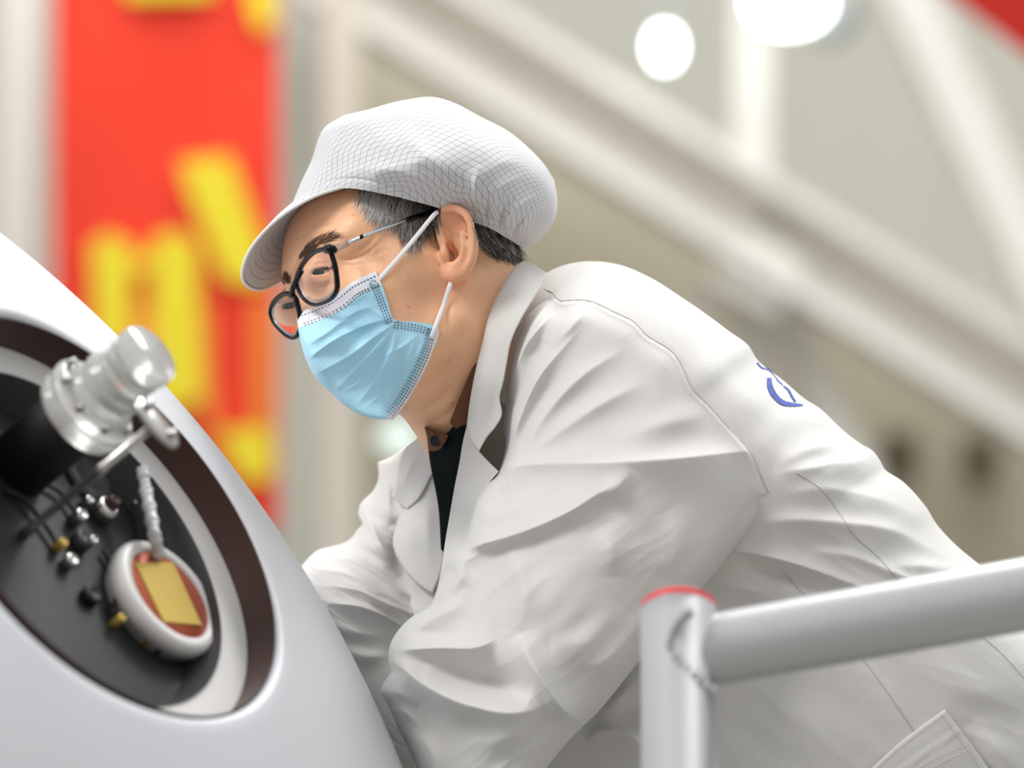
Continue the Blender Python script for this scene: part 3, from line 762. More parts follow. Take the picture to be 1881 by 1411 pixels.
# hair: tapered strands growing from the scalp
def inpoly(x, y, poly):
    c = False; n = len(poly)
    for i in range(n):
        x1, y1 = poly[i]; x2, y2 = poly[(i+1) % n]
        if (y1 > y) != (y2 > y) and x < (x2-x1)*(y-y1)/(y2-y1)+x1: c = not c
    return c
m_hg = mat('silver_hair', (236, 230, 225), 0.4, spec=.6); m_hd = mat('dark_grey_hair', (62, 58, 58), 0.42, spec=.6); m_hm = mat('mid_grey_hair', (160, 153, 150), 0.42, spec=.6); m_hb = mat('brown_brow_hair', (112, 84, 68), 0.5)
def strands(mb, poly, n, dirf, lenf, r, matf, lift=.0012, seed=1, segs=6, tipd=None, fade=0):
    rg = random.Random(seed); xs = [p[0] for p in poly]; ys = [p[1] for p in poly]; k = 0; tries = 0
    while k < n and tries < n*30:
        tries += 1
        x = rg.uniform(min(xs), max(xs)); y = rg.uniform(min(ys), max(ys))
        if not inpoly(x, y, poly): continue
        if fade and rg.random() > min(1, .12+(x-min(xs))/fade): continue
        k += 1
        L = lenf(x, y, rg); pts = []; q = np.array([x, y], float); lf = lift*rg.uniform(.4, 1.6); mt = matf(x, y, rg); jit = rg.gauss(0, .16)
        cur = rg.gauss(0, .12)
        for j in range(segs):
            tt = j/(segs-1); d = ray(q[0], q[1], None) if tipd is None or True else 0
            if d is None: d = pts[-1][1]+.0012 if pts else None
            if d is None: break
            pts.append(at(q[0], q[1], d-lf*(.25+math.sin(tt*2.2))))
            v = np.array(dirf(q[0], q[1], tt), float); v /= np.linalg.norm(v); a = jit+cur*tt*2
            v = np.array([v[0]*math.cos(a)-v[1]*math.sin(a), v[0]*math.sin(a)+v[1]*math.cos(a)]); q = q+v*L/(segs-1)
        if len(pts) < 3: continue
        pts = Tw(np.array(pts)); rr = r*np.linspace(1, .25, len(pts))
        mb.tube(pts, rr, 3, mt)
hair_m = [m_hg, m_hm, m_hd]
R1 = [(655, 345), (700, 345), (765, 365), (812, 378), (806, 400), (780, 402), (740, 392), (700, 385), (668, 372)]
def m1(x, y, rg):
    q = (x-655)/150+rg.gauss(0, .26); return 0 if q < .55 else (1 if q < .85 else 2)
hb = MB()
strands(hb, R1, 1500, lambda x, y, t_: (-.42+.25*t_+(.0 if x < 740 else .12), 1), lambda x, y, g: g.uniform(26, 50)*(.75 if x < 690 else 1.05), .00028, m1, seed=2, fade=45)
R1b = [(738, 395), (800, 392), (796, 412), (772, 440), (752, 446), (736, 425)]
strands(hb, R1b, 420, lambda x, y, t_: (-.30+.3*t_, 1), lambda x, y, g: g.uniform(18, 34), .00022, lambda x, y, g: g.choice([1, 2, 1, 1, 0]), seed=3)
strands(hb, [(745, 445), (768, 440), (762, 462), (745, 462)], 26, lambda x, y, t_: (-.1+.4*t_, 1), lambda x, y, g: g.uniform(14, 26), .00018, lambda x, y, g: 0, seed=4)
R2 = [(866, 395), (900, 412), (935, 432), (970, 455), (972, 464), (950, 462), (915, 446), (885, 432), (872, 425)]
strands(hb, R2, 1500, lambda x, y, t_: (.28+.7*t_, 1.0), lambda x, y, g: g.uniform(22, 44), .00026, lambda x, y, g: g.choice([2, 2, 2, 1, 1, 0, 2]), lift=.002, seed=5)
R2b = [(875, 430), (900, 440), (940, 458), (966, 464), (955, 474), (925, 470), (895, 458), (880, 446)]
strands(hb, R2b, 700, lambda x, y, t_: (.30+.7*t_, 1.0), lambda x, y, g: g.uniform(12, 26), .00024, lambda x, y, g: g.choice([2, 2, 1, 1, 2]), lift=.0015, seed=6)
hair = hb.build('hair', hair_m, man)
hair['label'] = 'short grey hair at temple and nape'
# scalp-hugging underlayer so skin does not show through
def skinpatch(name, top, right, bottom, left, nu, nv, lift, m, parent, thick=.001, jag=0):
    G = coons(top, right, bottom, left, nu, nv); X, Y = G[..., 0], G[..., 1]
    if jag: Y = Y.copy(); X = X.copy(); Y[-1] += jag*np.sin(np.arange(nu)*2.3); Y[-2] += jag*.6*np.sin(np.arange(nu)*2.3)
    D = np.array([[ray(a, b, 2.94) for a, b in zip(r1, r2)] for r1, r2 in zip(X, Y)])-lift
    Pf = at(X, Y, D); Pb = at(X, Y, D+thick+lift*.8); idx = np.arange(nu*nv).reshape(nv, nu)
    q = lambda I: np.stack([I[:-1, :-1], I[1:, :-1], I[1:, 1:], I[:-1, 1:]], -1).reshape(-1, 4)
    F = [q(idx), q(idx+nu*nv)[:, ::-1]]
    for a in (idx[0], idx[-1][::-1], idx[::-1, 0], idx[:, -1]): F.append(np.stack([a[:-1], a[1:], a[1:]+nu*nv, a[:-1]+nu*nv], 1))
    return mk(name, Tw(np.concatenate([Pf.reshape(-1, 3), Pb.reshape(-1, 3)])), np.concatenate(F), m, parent)
skinpatch('hair_underlayer', [(715, 346), (765, 362), (812, 378)], [(812, 378), (800, 398)], [(728, 372), (744, 386), (764, 408), (776, 412), (800, 398)], [(715, 346), (728, 372)], 40, 16, .0005, m_hm, hair)
skinpatch('hair_underlayer', [(868, 392), (905, 410), (940, 430)], [(940, 430), (938, 462)], [(876, 432), (900, 450), (920, 462), (938, 462)], [(868, 392), (876, 432)], 40, 16, .0006, m_hd, hair)
# eyebrows
eb = MB()
EB = [(548, 470), (560, 450), (580, 436), (604, 428), (622, 434), (604, 446), (585, 452), (568, 466), (556, 476)]
strands(eb, EB, 210, lambda x, y, t_: (.8, -.75+.5*(x-550)/80), lambda x, y, g: g.uniform(10, 20), .00017, lambda x, y, g: 0, lift=.0007, seed=8, segs=5)
strands(eb, [(546, 478), (552, 462), (570, 450), (582, 452), (568, 470)], 110, lambda x, y, t_: (.6, -.9), lambda x, y, g: g.uniform(9, 17), .00018, lambda x, y, g: 0, lift=.0007, seed=18, segs=5)
strands(eb, [(574, 500), (588, 493), (604, 489), (610, 491), (604, 493), (588, 497)], 120, lambda x, y, t_: (-.5, .6-.5*t_), lambda x, y, g: g.uniform(4, 7), .00022, lambda x, y, g: 1, lift=.0006, seed=19, segs=4)
strands(eb, [(516, 515), (524, 506), (534, 510), (534, 522), (520, 526)], 110, lambda x, y, t_: (-.3, -1), lambda x, y, g: g.uniform(8, 15), .00022, lambda x, y, g: 0, lift=.0007, seed=9, segs=5)
eb.build('eyebrow', [m_hb, m_hd], body)

# ------------------------------------------------------------------ cap
m_cloth = mat('white_grid_cloth', (236, 236, 236), 0.8, sheen=0.2)
t = m_cloth.node_tree; bs = t.nodes['Principled BSDF']
uvn = t.nodes.new('ShaderNodeUVMap'); sp = t.nodes.new('ShaderNodeSeparateXYZ'); t.links.new(uvn.outputs[0], sp.inputs[0])
def gridline(out, pitch, wdt):
    a = t.nodes.new('ShaderNodeMath'); a.operation = 'DIVIDE'; t.links.new(out, a.inputs[0]); a.inputs[1].default_value = pitch
    b = t.nodes.new('ShaderNodeMath'); b.operation = 'FRACT'; t.links.new(a.outputs[0], b.inputs[0])
    c = t.nodes.new('ShaderNodeMath'); c.operation = 'LESS_THAN'; t.links.new(b.outputs[0], c.inputs[0]); c.inputs[1].default_value = wdt
    return c.outputs[0]
g1 = gridline(sp.outputs[0], .0060, .085); g2 = gridline(sp.outputs[1], .0060, .085)
mxn = t.nodes.new('ShaderNodeMath'); mxn.operation = 'MAXIMUM'; t.links.new(g1, mxn.inputs[0]); t.links.new(g2, mxn.inputs[1])
ml = t.nodes.new('ShaderNodeMath'); ml.operation = 'MULTIPLY'; ml.inputs[1].default_value = .72; t.links.new(mxn.outputs[0], ml.inputs[0])
mx = t.nodes.new('ShaderNodeMix'); mx.data_type = 'RGBA'; mx.inputs[6].default_value = lin((213, 213, 216))+(1,); mx.inputs[7].default_value = lin((112, 112, 118))+(1,)
t.links.new(ml.outputs[0], mx.inputs[0]); t.links.new(mx.outputs[2], bs.inputs['Base Color'])
capo = empty('cap', Tw(at(780, 370, 2.95)), None, None); capo.parent = man; capo.location = capo.location-man.location
capo['label'] = 'white soft cap with fine grey grid'
dcap = tps([(560, 350, 2.915), (571, 297, 2.930), (594, 240, 2.925), (640, 343, 2.886), (700, 354, 2.876), (765, 371, 2.876), (807, 383, 2.880), (838, 392, 2.886), (869, 406, 2.892), (899, 420, 2.900), (932, 440, 2.920), (963, 458, 2.945),
            (640, 280, 2.893), (720, 280, 2.872), (800, 290, 2.862), (880, 310, 2.868), (950, 350, 2.893), (1000, 360, 2.925), (720, 215, 2.905), (800, 205, 2.905), (880, 235, 2.900), (960, 290, 2.910), (980, 420, 2.925), (930, 400, 2.892)])
capst = [([(700, 352, 0), (690, 320, 2.5), (760, 300, 3), (800, 280, 0)], 16, 22, 1.6), ([(600, 330, 0), (680, 310, 2.0), (760, 322, 2), (840, 350, 0)], 10, 16, 1.6),
         ([(745, 225, 0), (760, 262, 3), (800, 300, 3), (870, 340, 0)], 18, 24, 1.7), ([(800, 185, 0), (870, 240, 2.4), (900, 300, 2), (880, 350, 0)], 20, 28, 1.7),
         ([(585, 240, 0), (610, 262, 2.2), (600, 310, 1.5), (575, 340, 0)], 12, 16, 1.7),
         ([(880, 300, 0), (872, 345, 3.5), (878, 400, 0)], 14, 9, 1.3), ([(872, 345, 0), (920, 300, 2), (975, 300, 0)], 16, 16, 1.5),
         ([(898, 385, 0), (905, 355, 2.6), (960, 320, 0)], 10, 7, 1.3), ([(925, 430, 0), (935, 395, 2.6), (1000, 350, 0)], 8, 9, 1.3), ([(950, 445, 0), (960, 410, 2.2), (1010, 380, 0)], 7, 9, 1.3),
         ([(890, 410, 0), (893, 385, -2), (905, 350, 0)], 4, 4, 1.5), ([(915, 425, 0), (920, 395, -2.4), (945, 360, 0)], 4, 4, 1.5), ([(940, 440, 0), (948, 415, -2), (980, 385, 0)], 4, 4, 1.5),
         ([(560, 345, 0), (640, 328, -.8), (720, 342, -.8), (800, 365, -.8), (900, 402, -.8), (960, 440, 0)], 3, 3, 2)]
crown, _ = piece('crown', [(631, 212), (681, 200), (715, 190), (748, 183), (793, 178), (832, 188), (882, 214), (932, 240), (966, 267), (999, 301), (1018, 331)],
      [(1018, 331), (1024, 371), (1018, 405), (999, 431), (979, 449), (963, 457)],
      [(537, 373), (560, 362), (600, 349), (641, 346), (698, 355), (765, 371), (807, 383), (869, 408), (899, 419), (932, 438), (963, 457)],
      [(631, 212), (594, 237), (571, 297), (553, 335), (537, 373)], 260, 170, dcap, m_cloth, capo, R=.050, T=.125, roll={'t': 62, 'l': 45, 'r': 60}, strokes=[([q_ if len(q_) == 2 else (q_[0], q_[1], q_[2]*1.5) for q_ in s_[0]],)+tuple(s_[1:]) for s_ in capst], wob=.9, wsize=90, wprof=2.4, open_bottom=True, lean=lambda X, Y: np.stack([-.10*np.clip((900-X)/150, 0, 1), 0*X, -.50*np.clip((900-X)/150, 0, 1)], -1))
# visor: a curved double sheet
inn = spline([tuple(hf(*p)) for p in ((.046, .060, .0745), (.060, .045, .081), (.068, .022, .084), (.070, 0, .084), (.066, -.022, .082), (.050, -.040, .078), (.030, -.050, .072))], 60)
out = spline([tuple(hf(*p)) for p in ((.051, .062, .0740), (.082, .052, .0735), (.108, .034, .068), (.124, .008, .058), (.122, -.022, .048), (.098, -.048, .045), (.050, -.066, .060))], 60)
nv = 16; vs = []
for j in range(nv):
    q = j/(nv-1); vs.append(inn*(1-q)+out*q+U_*0.004*math.sin(q*math.pi))
Vt = np.stack(vs); Vb = Vt-U_*.0016
n_ = nv*60; idx = np.arange(n_).reshape(nv, 60); q = lambda I: np.stack([I[:-1, :-1], I[1:, :-1], I[1:, 1:], I[:-1, 1:]], -1).reshape(-1, 4)
Fv = [q(idx), q(idx+n_)[:, ::-1]]
for a in (idx[0], idx[-1][::-1], idx[::-1, 0], idx[:, -1]): Fv.append(np.stack([a[:-1], a[1:], a[1:]+n_, a[:-1]+n_], 1))
uvv = np.stack([np.tile(np.linspace(0, .19, 60), nv), np.repeat(np.linspace(0, .05, nv), 60)], 1)
vis = mk('visor', Tw(np.concatenate([Vt.reshape(-1, 3), Vb.reshape(-1, 3)])), np.concatenate(Fv), m_cloth, capo, True, np.concatenate([uvv, uvv]))
mb = MB(); mb.tube(Tw(out-U_*.0008), .0013, 8); mb.build('visor_hem', mat('white_cap_hem', (232, 232, 230), .8), vis)

# ------------------------------------------------------------------ face mask
m_blue = mat('blue_nonwoven', (180, 230, 255), 0.75, bump=0.35, scale=500, vary=.05, vscale=60, sheen=.2)
m_mw = mat('white_nonwoven', (232, 234, 240), 0.75, bump=0.3, scale=500)
m_dash = mat('embossed_slate_dots', (92, 108, 132), 0.7)
mask = empty('face_mask', Tw(at(650, 620, 2.86))-np.array(man.location), None, None); mask.parent = man; mask['label'] = 'light blue pleated face mask with white edges'
mT = [(546, 574), (580, 562), (612, 546), (645, 520), (690, 498)]
mR = [(690, 498), (702, 525), (712, 555), (724, 586), (765, 592), (805, 603)]
mR2 = [(805, 603), (793, 650), (770, 700), (745, 742), (722, 771)]
mB = [(552, 628), (560, 655), (578, 692), (608, 722), (640, 750), (680, 768), (722, 771)]
mL = [(546, 574), (547, 600), (552, 628)]
ctrl = []
for (x, y, off) in ((690, 500, .003), (702, 530, .003), (714, 560, .003), (726, 586, .003), (765, 592, .003), (803, 604, .003), (795, 650, .004), (772, 700, .005), (747, 740, .006), (724, 768, .012), (645, 524, .004), (612, 548, .003), (585, 562, .002),
                    (660, 600, .006), (700, 640, .006), (740, 640, .005)):
    ctrl.append((x, y, ray(x, y, 2.90)-off))
ctrl += [(560, 590, 2.868), (580, 640, 2.853), (620, 700, 2.856), (660, 740, 2.858), (690, 762, 2.856), (722, 769, 2.856), (620, 620, 2.852), (600, 600, 2.856), (552, 580, 2.876)]
print('MASK', [round(c[2], 3) for c in ctrl])
dmask = tps(ctrl)
mst = [([(555, 668, 0), (610, 628, 2.2), (665, 600, 2.6), (712, 586, 1)], 9, 4, 1.2), ([(575, 690, 0), (640, 655, 2.4), (690, 618, 3), (724, 595, 1)], 12, 5, 1.2),
       ([(612, 722, 0), (665, 668, 2.4), (700, 630, 2.4), (722, 605, .5)], 11, 5, 1.2), ([(655, 745, 0), (690, 700, 2.2), (716, 655, 2.6), (728, 612, .6)], 10, 6, 1.2),
       ([(695, 758, 0), (730, 705, 2.0), (752, 655, 1.4), (765, 615, 0)], 12, 7, 1.3), ([(552, 640, 0), (600, 612, 1.6), (650, 575, 1.6), (695, 560, 0)], 12, 6, 1.3),
       ([(560, 610, 0), (600, 596, 1.0), (650, 590, 0)], 5, 4, 1.4), ([(600, 690, 0), (640, 668, 1.3), (670, 640, 0)], 4, 6, 1.3), ([(630, 720, 0), (662, 700, 1.2), (690, 668, 0)], 4, 5, 1.3), ([(672, 748, 0), (700, 722, 1.2), (716, 690, 0)], 4, 5, 1.3), ([(700, 655, 0), (735, 640, 1.2), (770, 612, 0)], 5, 5, 1.4), ([(735, 690, 0), (760, 660, 1.0), (782, 625, 0)], 4, 5, 1.4), ([(580, 580, 0), (630, 562, 1.2), (680, 535, 0)], 6, 6, 1.6),
       ([(670, 560, 0), (700, 580, 1.6), (722, 592, 0)], 8, 6, 1.4)]
# three sheets meeting edge to edge: upper panel, lower panel -> one mesh via a bent border
mRall = mR+mR2[1:]
msk, (MX, MY, MF) = piece('mask_sheet', mT, mRall, mB, mL, 240, 200, dmask, [m_blue, m_mw, m_dash], mask, R=lambda X, Y: .012+.020*np.clip((650-X)/70, 0, 1), T=.004, roll={'l': 45, 'b': 26}, strokes=[([(q_[0], q_[1], q_[2]*2.2) for q_ in s_[0]],)+tuple(s_[1:]) for s_ in mst], wob=.35, wsize=50, extra=lambda X, Y: 0)
# far half of the mask: the near half mirrored over the middle of the face, in the same mesh
def mirror_half():
    me = msk.data; n = len(me.vertices); co = np.zeros(n*3, dtype=np.float32); me.vertices.foreach_get('co', co); W = co.reshape(-1, 3).astype(float)+np.array(wloc(mask))
    q = W-np.array([0, 0, CZ]); c_, s_ = math.cos(PITCH), math.sin(PITCH); P = np.stack([q[:, 0], q[:, 1]*c_+q[:, 2]*s_, -q[:, 1]*s_+q[:, 2]*c_], 1)
    mid = hf(0, 0, 0); dd = (P-mid)@L_; M = P-2*dd[:, None]*L_
    x = M[:, 0]/M[:, 1]*FPX+940.5; y = 705.5-M[:, 2]/M[:, 1]*FPX
    Lc = np.array([(546, 560), (547, 600), (552, 628), (560, 655), (578, 692), (608, 722), (640, 750), (680, 768), (722, 771)], float)
    x = np.maximum(x, np.interp(y, Lc[:, 1], Lc[:, 0])+5); y = np.minimum(y, np.interp(x, Lc[:, 0], Lc[:, 1])-5); y = np.maximum(y, 585)
    M = at(x, y, np.maximum(M[:, 1], 2.893))
    f = np.array([list(p.vertices) for p in me.polygons])
    mt = [m for m in me.materials]; ob = mk('mask_far_side', Tw(M), f[:, ::-1].copy(), mt[0], msk); return ob
mirror_half()
# white edging of the mask by face position, dots as small raised dashes
def dist_poly(x, y, pl):
    S = spline(pl, 120); return np.min(np.hypot(x[:, None]-S[None, :, 0], y[:, None]-S[None, :, 1]), axis=1)
me = msk.data; nf = len(me.polygons); ctr = np.zeros(nf*3, dtype=np.float32); me.polygons.foreach_get('center', ctr); ctr = ctr.reshape(-1, 3).astype(float)
wl = np.array(wloc(mask)); cp, sp_ = math.cos(PITCH), math.sin(PITCH)
def toC(P): 
    P = P-np.array([0, 0, CZ]); return np.stack([P[:, 0], P[:, 1]*cp+P[:, 2]*sp_, -P[:, 1]*sp_+P[:, 2]*cp], 1)
cc = toC(ctr+wl); fx = cc[:, 0]/cc[:, 1]*FPX+940.5; fy = 705.5-cc[:, 2]/cc[:, 1]*FPX
tight = lambda c: c
d1 = dist_poly(fx, fy, mT); d2 = dist_poly(fx, fy, mR2)
mi = np.where((d1 < 27) | (d2 < 11), 1, 0).astype(np.int32)
me.polygons.foreach_set('material_index', mi)
def offset_curve(pl, off, n):
    S = spline(pl, n); tg = np.gradient(S, axis=0); tg /= np.linalg.norm(tg, axis=1)[:, None]; nrm = np.stack([-tg[:, 1], tg[:, 0]], 1); return S+nrm*off, tg
def surf_depth():
    from mathutils.kdtree import KDTree
    P = at(MX, MY, MF).reshape(-1, 3); n = MX.size; kd = KDTree(n); a = MX.ravel(); b = MY.ravel()
    for i in range(n): kd.insert((a[i], b[i], 0), i)
    kd.balance(); f = MF.ravel()
    return lambda x, y: f[kd.find((x, y, 0))[1]]
sd = surf_depth()
db = MB(); mpx = 2.885/FPX
def dashes(pl, off, step, ln, wd, skip=0):
    L = np.linalg.norm(np.diff(spline(pl, 200), axis=0), axis=1).sum(); n = int(L/step)
    S, tg = offset_curve(pl, off, n)
    for i in range(skip, n-skip):
        x, y = S[i]; d = sd(x, y)-.0004; c_ = at(x, y, d)
        x2, y2 = S[i]+tg[i]*4; e = at(x2, y2, sd(x2, y2)-.0004)-c_; e /= np.linalg.norm(e); nn = np.cross(e, (0, 1, 0)); nn /= np.linalg.norm(nn)
        c_, e, nn = Tw(c_), Tw(c_+e)-Tw(c_), Tw(c_+nn)-Tw(c_)
        db.box(c_, e*ln/2*mpx, nn*wd/2*mpx, np.cross(e, nn)*.0003)
dashes(mT, 8, 6.2, 3.6, 1.6, 1); dashes(mT, 23, 6.2, 3.6, 1.6, 1); dashes(mT, 27, 6.2, 3.0, 1.5, 1)
dashes(mR2, 5, 5.6, 3.2, 1.6, 1); dashes(mR2, 10, 5.6, 3.2, 1.6, 1); dashes(mR2, 15, 5.6, 3.0, 1.6, 1); dashes(mR2, 19, 5.6, 2.4, 1.4, 1)
for o_ in (5, 10, 15): dashes([(697, 520), (712, 558), (724, 588)], o_, 5.2, 2.4, 2.0)
for o_ in (4, 9, 14): dashes([(726, 588), (765, 593), (800, 603)], o_, 5.6, 2.4, 1.8)
o = db.build('weld_dots', m_dash, msk, smooth=False)
m_loop = mat('white_elastic', (238, 238, 240), 0.7)
def loop(pts, n=30, r=.0017):
    P = spline([tuple(at(*p)) for p in pts], n); mb = MB(); mb.tube(Tw(P), r, 10, flat=.35); return mb.build('ear_loop', m_loop, mask)
d0 = lambda x, y, o_: (x, y, ray(x, y, 2.90)-o_)
loop([(686, 522, sd(686, 522)-.0015), (697, 512, 2.868), (735, 470, min(2.870, ray(735, 470)-.003)), (770, 428, min(2.872, ray(770, 428)-.003)), (796, 396, 2.872), (808, 386, 2.884)])
loop([(792, 622, sd(792, 622)-.0015), (799, 602, sd(797, 608)-.003), (815, 560, ray(815, 560)-.004), (828, 520, ray(826, 525)-.004), (838, 498, 2.896)])
mb = MB(); P = [at(686+7*math.cos(a), 521+6*math.sin(a), sd(684, 524)-.0008) for a in np.linspace(0, 5.5, 14)]; mb.tube(Tw(P), .0006, 6); mb.build('loop_weld', mat('pale_blue_weld', (150, 200, 222), .6), mask)

# ------------------------------------------------------------------ glasses
glasses = empty('glasses', Tw(at(600, 500, 2.86))-np.array(man.location), None, None); glasses.parent = man; glasses['label'] = 'black rimmed glasses with silver temple arms'
m_frame = mat('glossy_black_acetate', (8, 9, 14), 0.28, spec=.25); m_temple = mat('silver_metal', (205, 208, 212), 0.25, metal=.85)
m_lens = mat('lens_glass', (255, 250, 252), 0.0, trans=1.0, ior=1.12)
gp = hf(.104, 0, .018)
def onlens(x, y, o_=0):
    r = at(x, y, 1.0); return r*(((gp+F_*o_)@F_)/(r@F_))
def rim(pts, parent, name='rim'):
    P2 = spline(pts, 90, True); P = np.array([onlens(x, y) for x, y in P2]); c_ = P.mean(0)
    n = len(P); V = []; F = []
    prof = [(-.0011, -.0016), (.0013, -.0016), (.0016, .0010), (.0010, .0018), (-.0008, .0018), (-.0011, .0010)]
    for i in range(n):
        tg = P[(i+1) % n]-P[i-1]; tg /= np.linalg.norm(tg); rad = np.cross(tg, F_); rad /= np.linalg.norm(rad)
        if rad@(P[i]-c_) < 0: rad = -rad
        tk = 1.35 if (P[i]-c_)@U_ > .011 else 1.0
        for (a, b) in prof: V.append(P[i]+rad*a*tk+F_*b)
    m_ = len(prof)
    for i in range(n):
        for j in range(m_): F.append((i*m_+j, i*m_+(j+1) % m_, ((i+1) % n)*m_+(j+1) % m_, ((i+1) % n)*m_+j))
    o = mk(name, Tw(np.array(V)), F, m_frame, parent)
    # lens
    V = []; rings = 8
    for s_ in (1, -1):
        for k in range(rings+1):
            q = k/rings
            for i in range(0, n, 2): V.append(c_+(P[i]-c_)*q+F_*(.0012*s_-.0012*0+ .0018*(1-q*q)))
    nn = n//2; F = []
    for s_ in (0, 1):
        b = s_*(rings+1)*nn
        for k in range(rings):
            for i in range(nn):
                f = (b+k*nn+i, b+k*nn+(i+1) % nn, b+(k+1)*nn+(i+1) % nn, b+(k+1)*nn+i); F.append(f if s_ == 0 else f[::-1])
    b2 = (rings+1)*nn
    for i in range(nn): F.append((rings*nn+i, rings*nn+(i+1) % nn, b2+rings*nn+(i+1) % nn, b2+rings*nn+i))
    mk('lens', Tw(np.array(V)), F, m_lens, o)
    # silver tubes modelled as the ring reflections of a strong lens
    mb = MB()
    for q in (.93, .88, .83):
        R_ = np.array([c_+(P[i % n]-c_)*q-F_*.0005 for i in range(int(n*.30), int(n*.78))])
        mb.tube(Tw(R_), .00040, 6)
    mb.build('lens_reflection_ring', m_temple, o)
    return o
near = [(603, 459), (613, 480), (618, 505), (619, 530), (611, 546), (595, 556), (577, 559), (563, 552), (551, 535), (546, 515), (552, 495), (566, 474), (584, 462)]
far = [(541, 546), (548, 566), (552, 590), (549, 612), (541, 620), (529, 617), (515, 605), (503, 590), (498, 574), (503, 557), (514, 546), (528, 540)]
rim(near, glasses); rim(far, glasses)
mb = MB(); mb.tube(Tw(spline([tuple(onlens(555, 497)), tuple(onlens(545, 514, .002)), tuple(onlens(538, 530, .002)), tuple(onlens(536, 543))], 16)), [.0026]*3+[.0022]*10+[.0026]*3, 10); mb.build('bridge', m_frame, glasses)
mb = MB(); P = [onlens(600, 458, .001), onlens(608, 457, .001), at(612, 460, onlens(610, 460)[1]+.002)]
mb.tube(Tw(spline([tuple(p) for p in P], 10)), .0036, 10); mb.build('end_piece', m_frame, glasses)
d_s = onlens(610, 460)[1]
tp = [at(609, 461, d_s-.001), at(640, 446, ray(640, 446)-.006), at(668, 434, ray(668, 434)-.006), at(705, 419, ray(705, 419)-.005), at(748, 403, ray(748, 403)-.004)]
P = spline([tuple(p) for p in tp], 40); mb = MB()
rw = np.interp(np.arange(40), [0, 16, 18, 39], [.0034, .0026, .0017, .0013])
mb.tube(Tw(P), rw, 10, flat=.4); mb.build('temple_arm', m_temple, glasses)
tp = [at(746, 404, ray(748, 403)-.004), at(768, 397, ray(768, 397)-.0045), at(785, 392, ray(785, 392)-.0045), at(803, 388, 2.882), at(830, 392, 2.892), at(850, 410, 2.897)]
mb = MB(); mb.tube(Tw(spline([tuple(p) for p in tp], 30)), .0019, 10, flat=.6); mb.build('temple_tip', m_frame, glasses)
mb = MB(); c_ = at(664, 435, ray(664, 435)-.0085); mb.box(Tw(c_), (.0012, 0, .0008), (0, .0006, 0), (-.0004, 0, .0014)); mb.build('hinge', m_frame, glasses)
# far temple arm
tp = [onlens(499, 560), onlens(499, 560)-F_*.06+L_*(-.004)+U_*.004, onlens(499, 560)-F_*.10+L_*.0+U_*.006]
mb = MB(); mb.tube(Tw(spline([tuple(p) for p in tp], 14)), .0016, 8); mb.build('temple_arm', m_temple, glasses)
# ------------------------------------------------------------------ lab coat
def crumple(X, Y, ang, size, a, seed):
    '''small pulled creases running along direction ang (degrees)'''
    c, s = math.cos(math.radians(ang)), math.sin(math.radians(ang)); u = X*c+Y*s; v = -X*s+Y*c
    w1 = wobble(u, v*0+u*.2, size*5, seed)*1.2; n = wobble(u/5.0+w1*8, v, size, seed+3)+.6*wobble(u/4.0, v+9*w1, size*.55, seed+5)
    m_ = np.clip(wobble(X, Y, size*4.5, seed+7)*.8+.35, 0, 1)
    return a*.001*m_*(1-np.abs(n)*.9)
def amp(st, k, p=0.0): return [([(q[0], q[1], q[2]*k) for q in s[0]], s[1], s[2], s[3]-p) for s in st]
m_coat = mat('white_cotton', (214, 212, 209), 0.82, bump=0.3, scale=900, sheen=0.25, vary=.012, vscale=12)
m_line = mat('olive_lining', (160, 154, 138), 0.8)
m_seam = mat('seam_shade_thread', (196, 193, 188), 0.85)  # stitching, coloured darker than the cotton to draw the seams' thin shade
m_sweat = mat('dark_green_knit', (12, 22, 22), 0.95, bump=.8, scale=600, spec=.2)
m_brown = mat('brown_corduroy', (104, 66, 44), 0.85, bump=.6, scale=500)
m_ink = mat('blue_print_ink', (36, 70, 165), 0.6)
coat = empty('lab_coat', Tw(at(1400, 900, 2.9))-np.array(man.location), None, None); coat.parent = man; coat['label'] = 'long white cotton lab coat'
dT = tps([(850, 760, 2.935), (870, 900, 2.945), (830, 1050, 2.95), (870, 1300, 2.93), (940, 500, 2.93), (1000, 520, 2.905), (1050, 551, 2.880), (1130, 573, 2.862), (1239, 650, 2.845), (1341, 789, 2.836), (1412, 907, 2.836),
          (1100, 640, 2.862), (1200, 800, 2.85), (1480, 800, 2.848), (1550, 950, 2.845), (1700, 1050, 2.852), (1881, 1250, 2.86), (1500, 1200, 2.855), (1330, 1120, 2.872), (1200, 1280, 2.905), (1080, 1400, 2.93), (1250, 1400, 2.90), (1700, 1400, 2.848), (2100, 1600, 2.87),
          (1300, 560, 2.862), (1500, 700, 2.87), (1150, 500, 2.878), (1900, 2400, 2.88), (1500, 1800, 2.87), (1250, 1600, 2.88)])
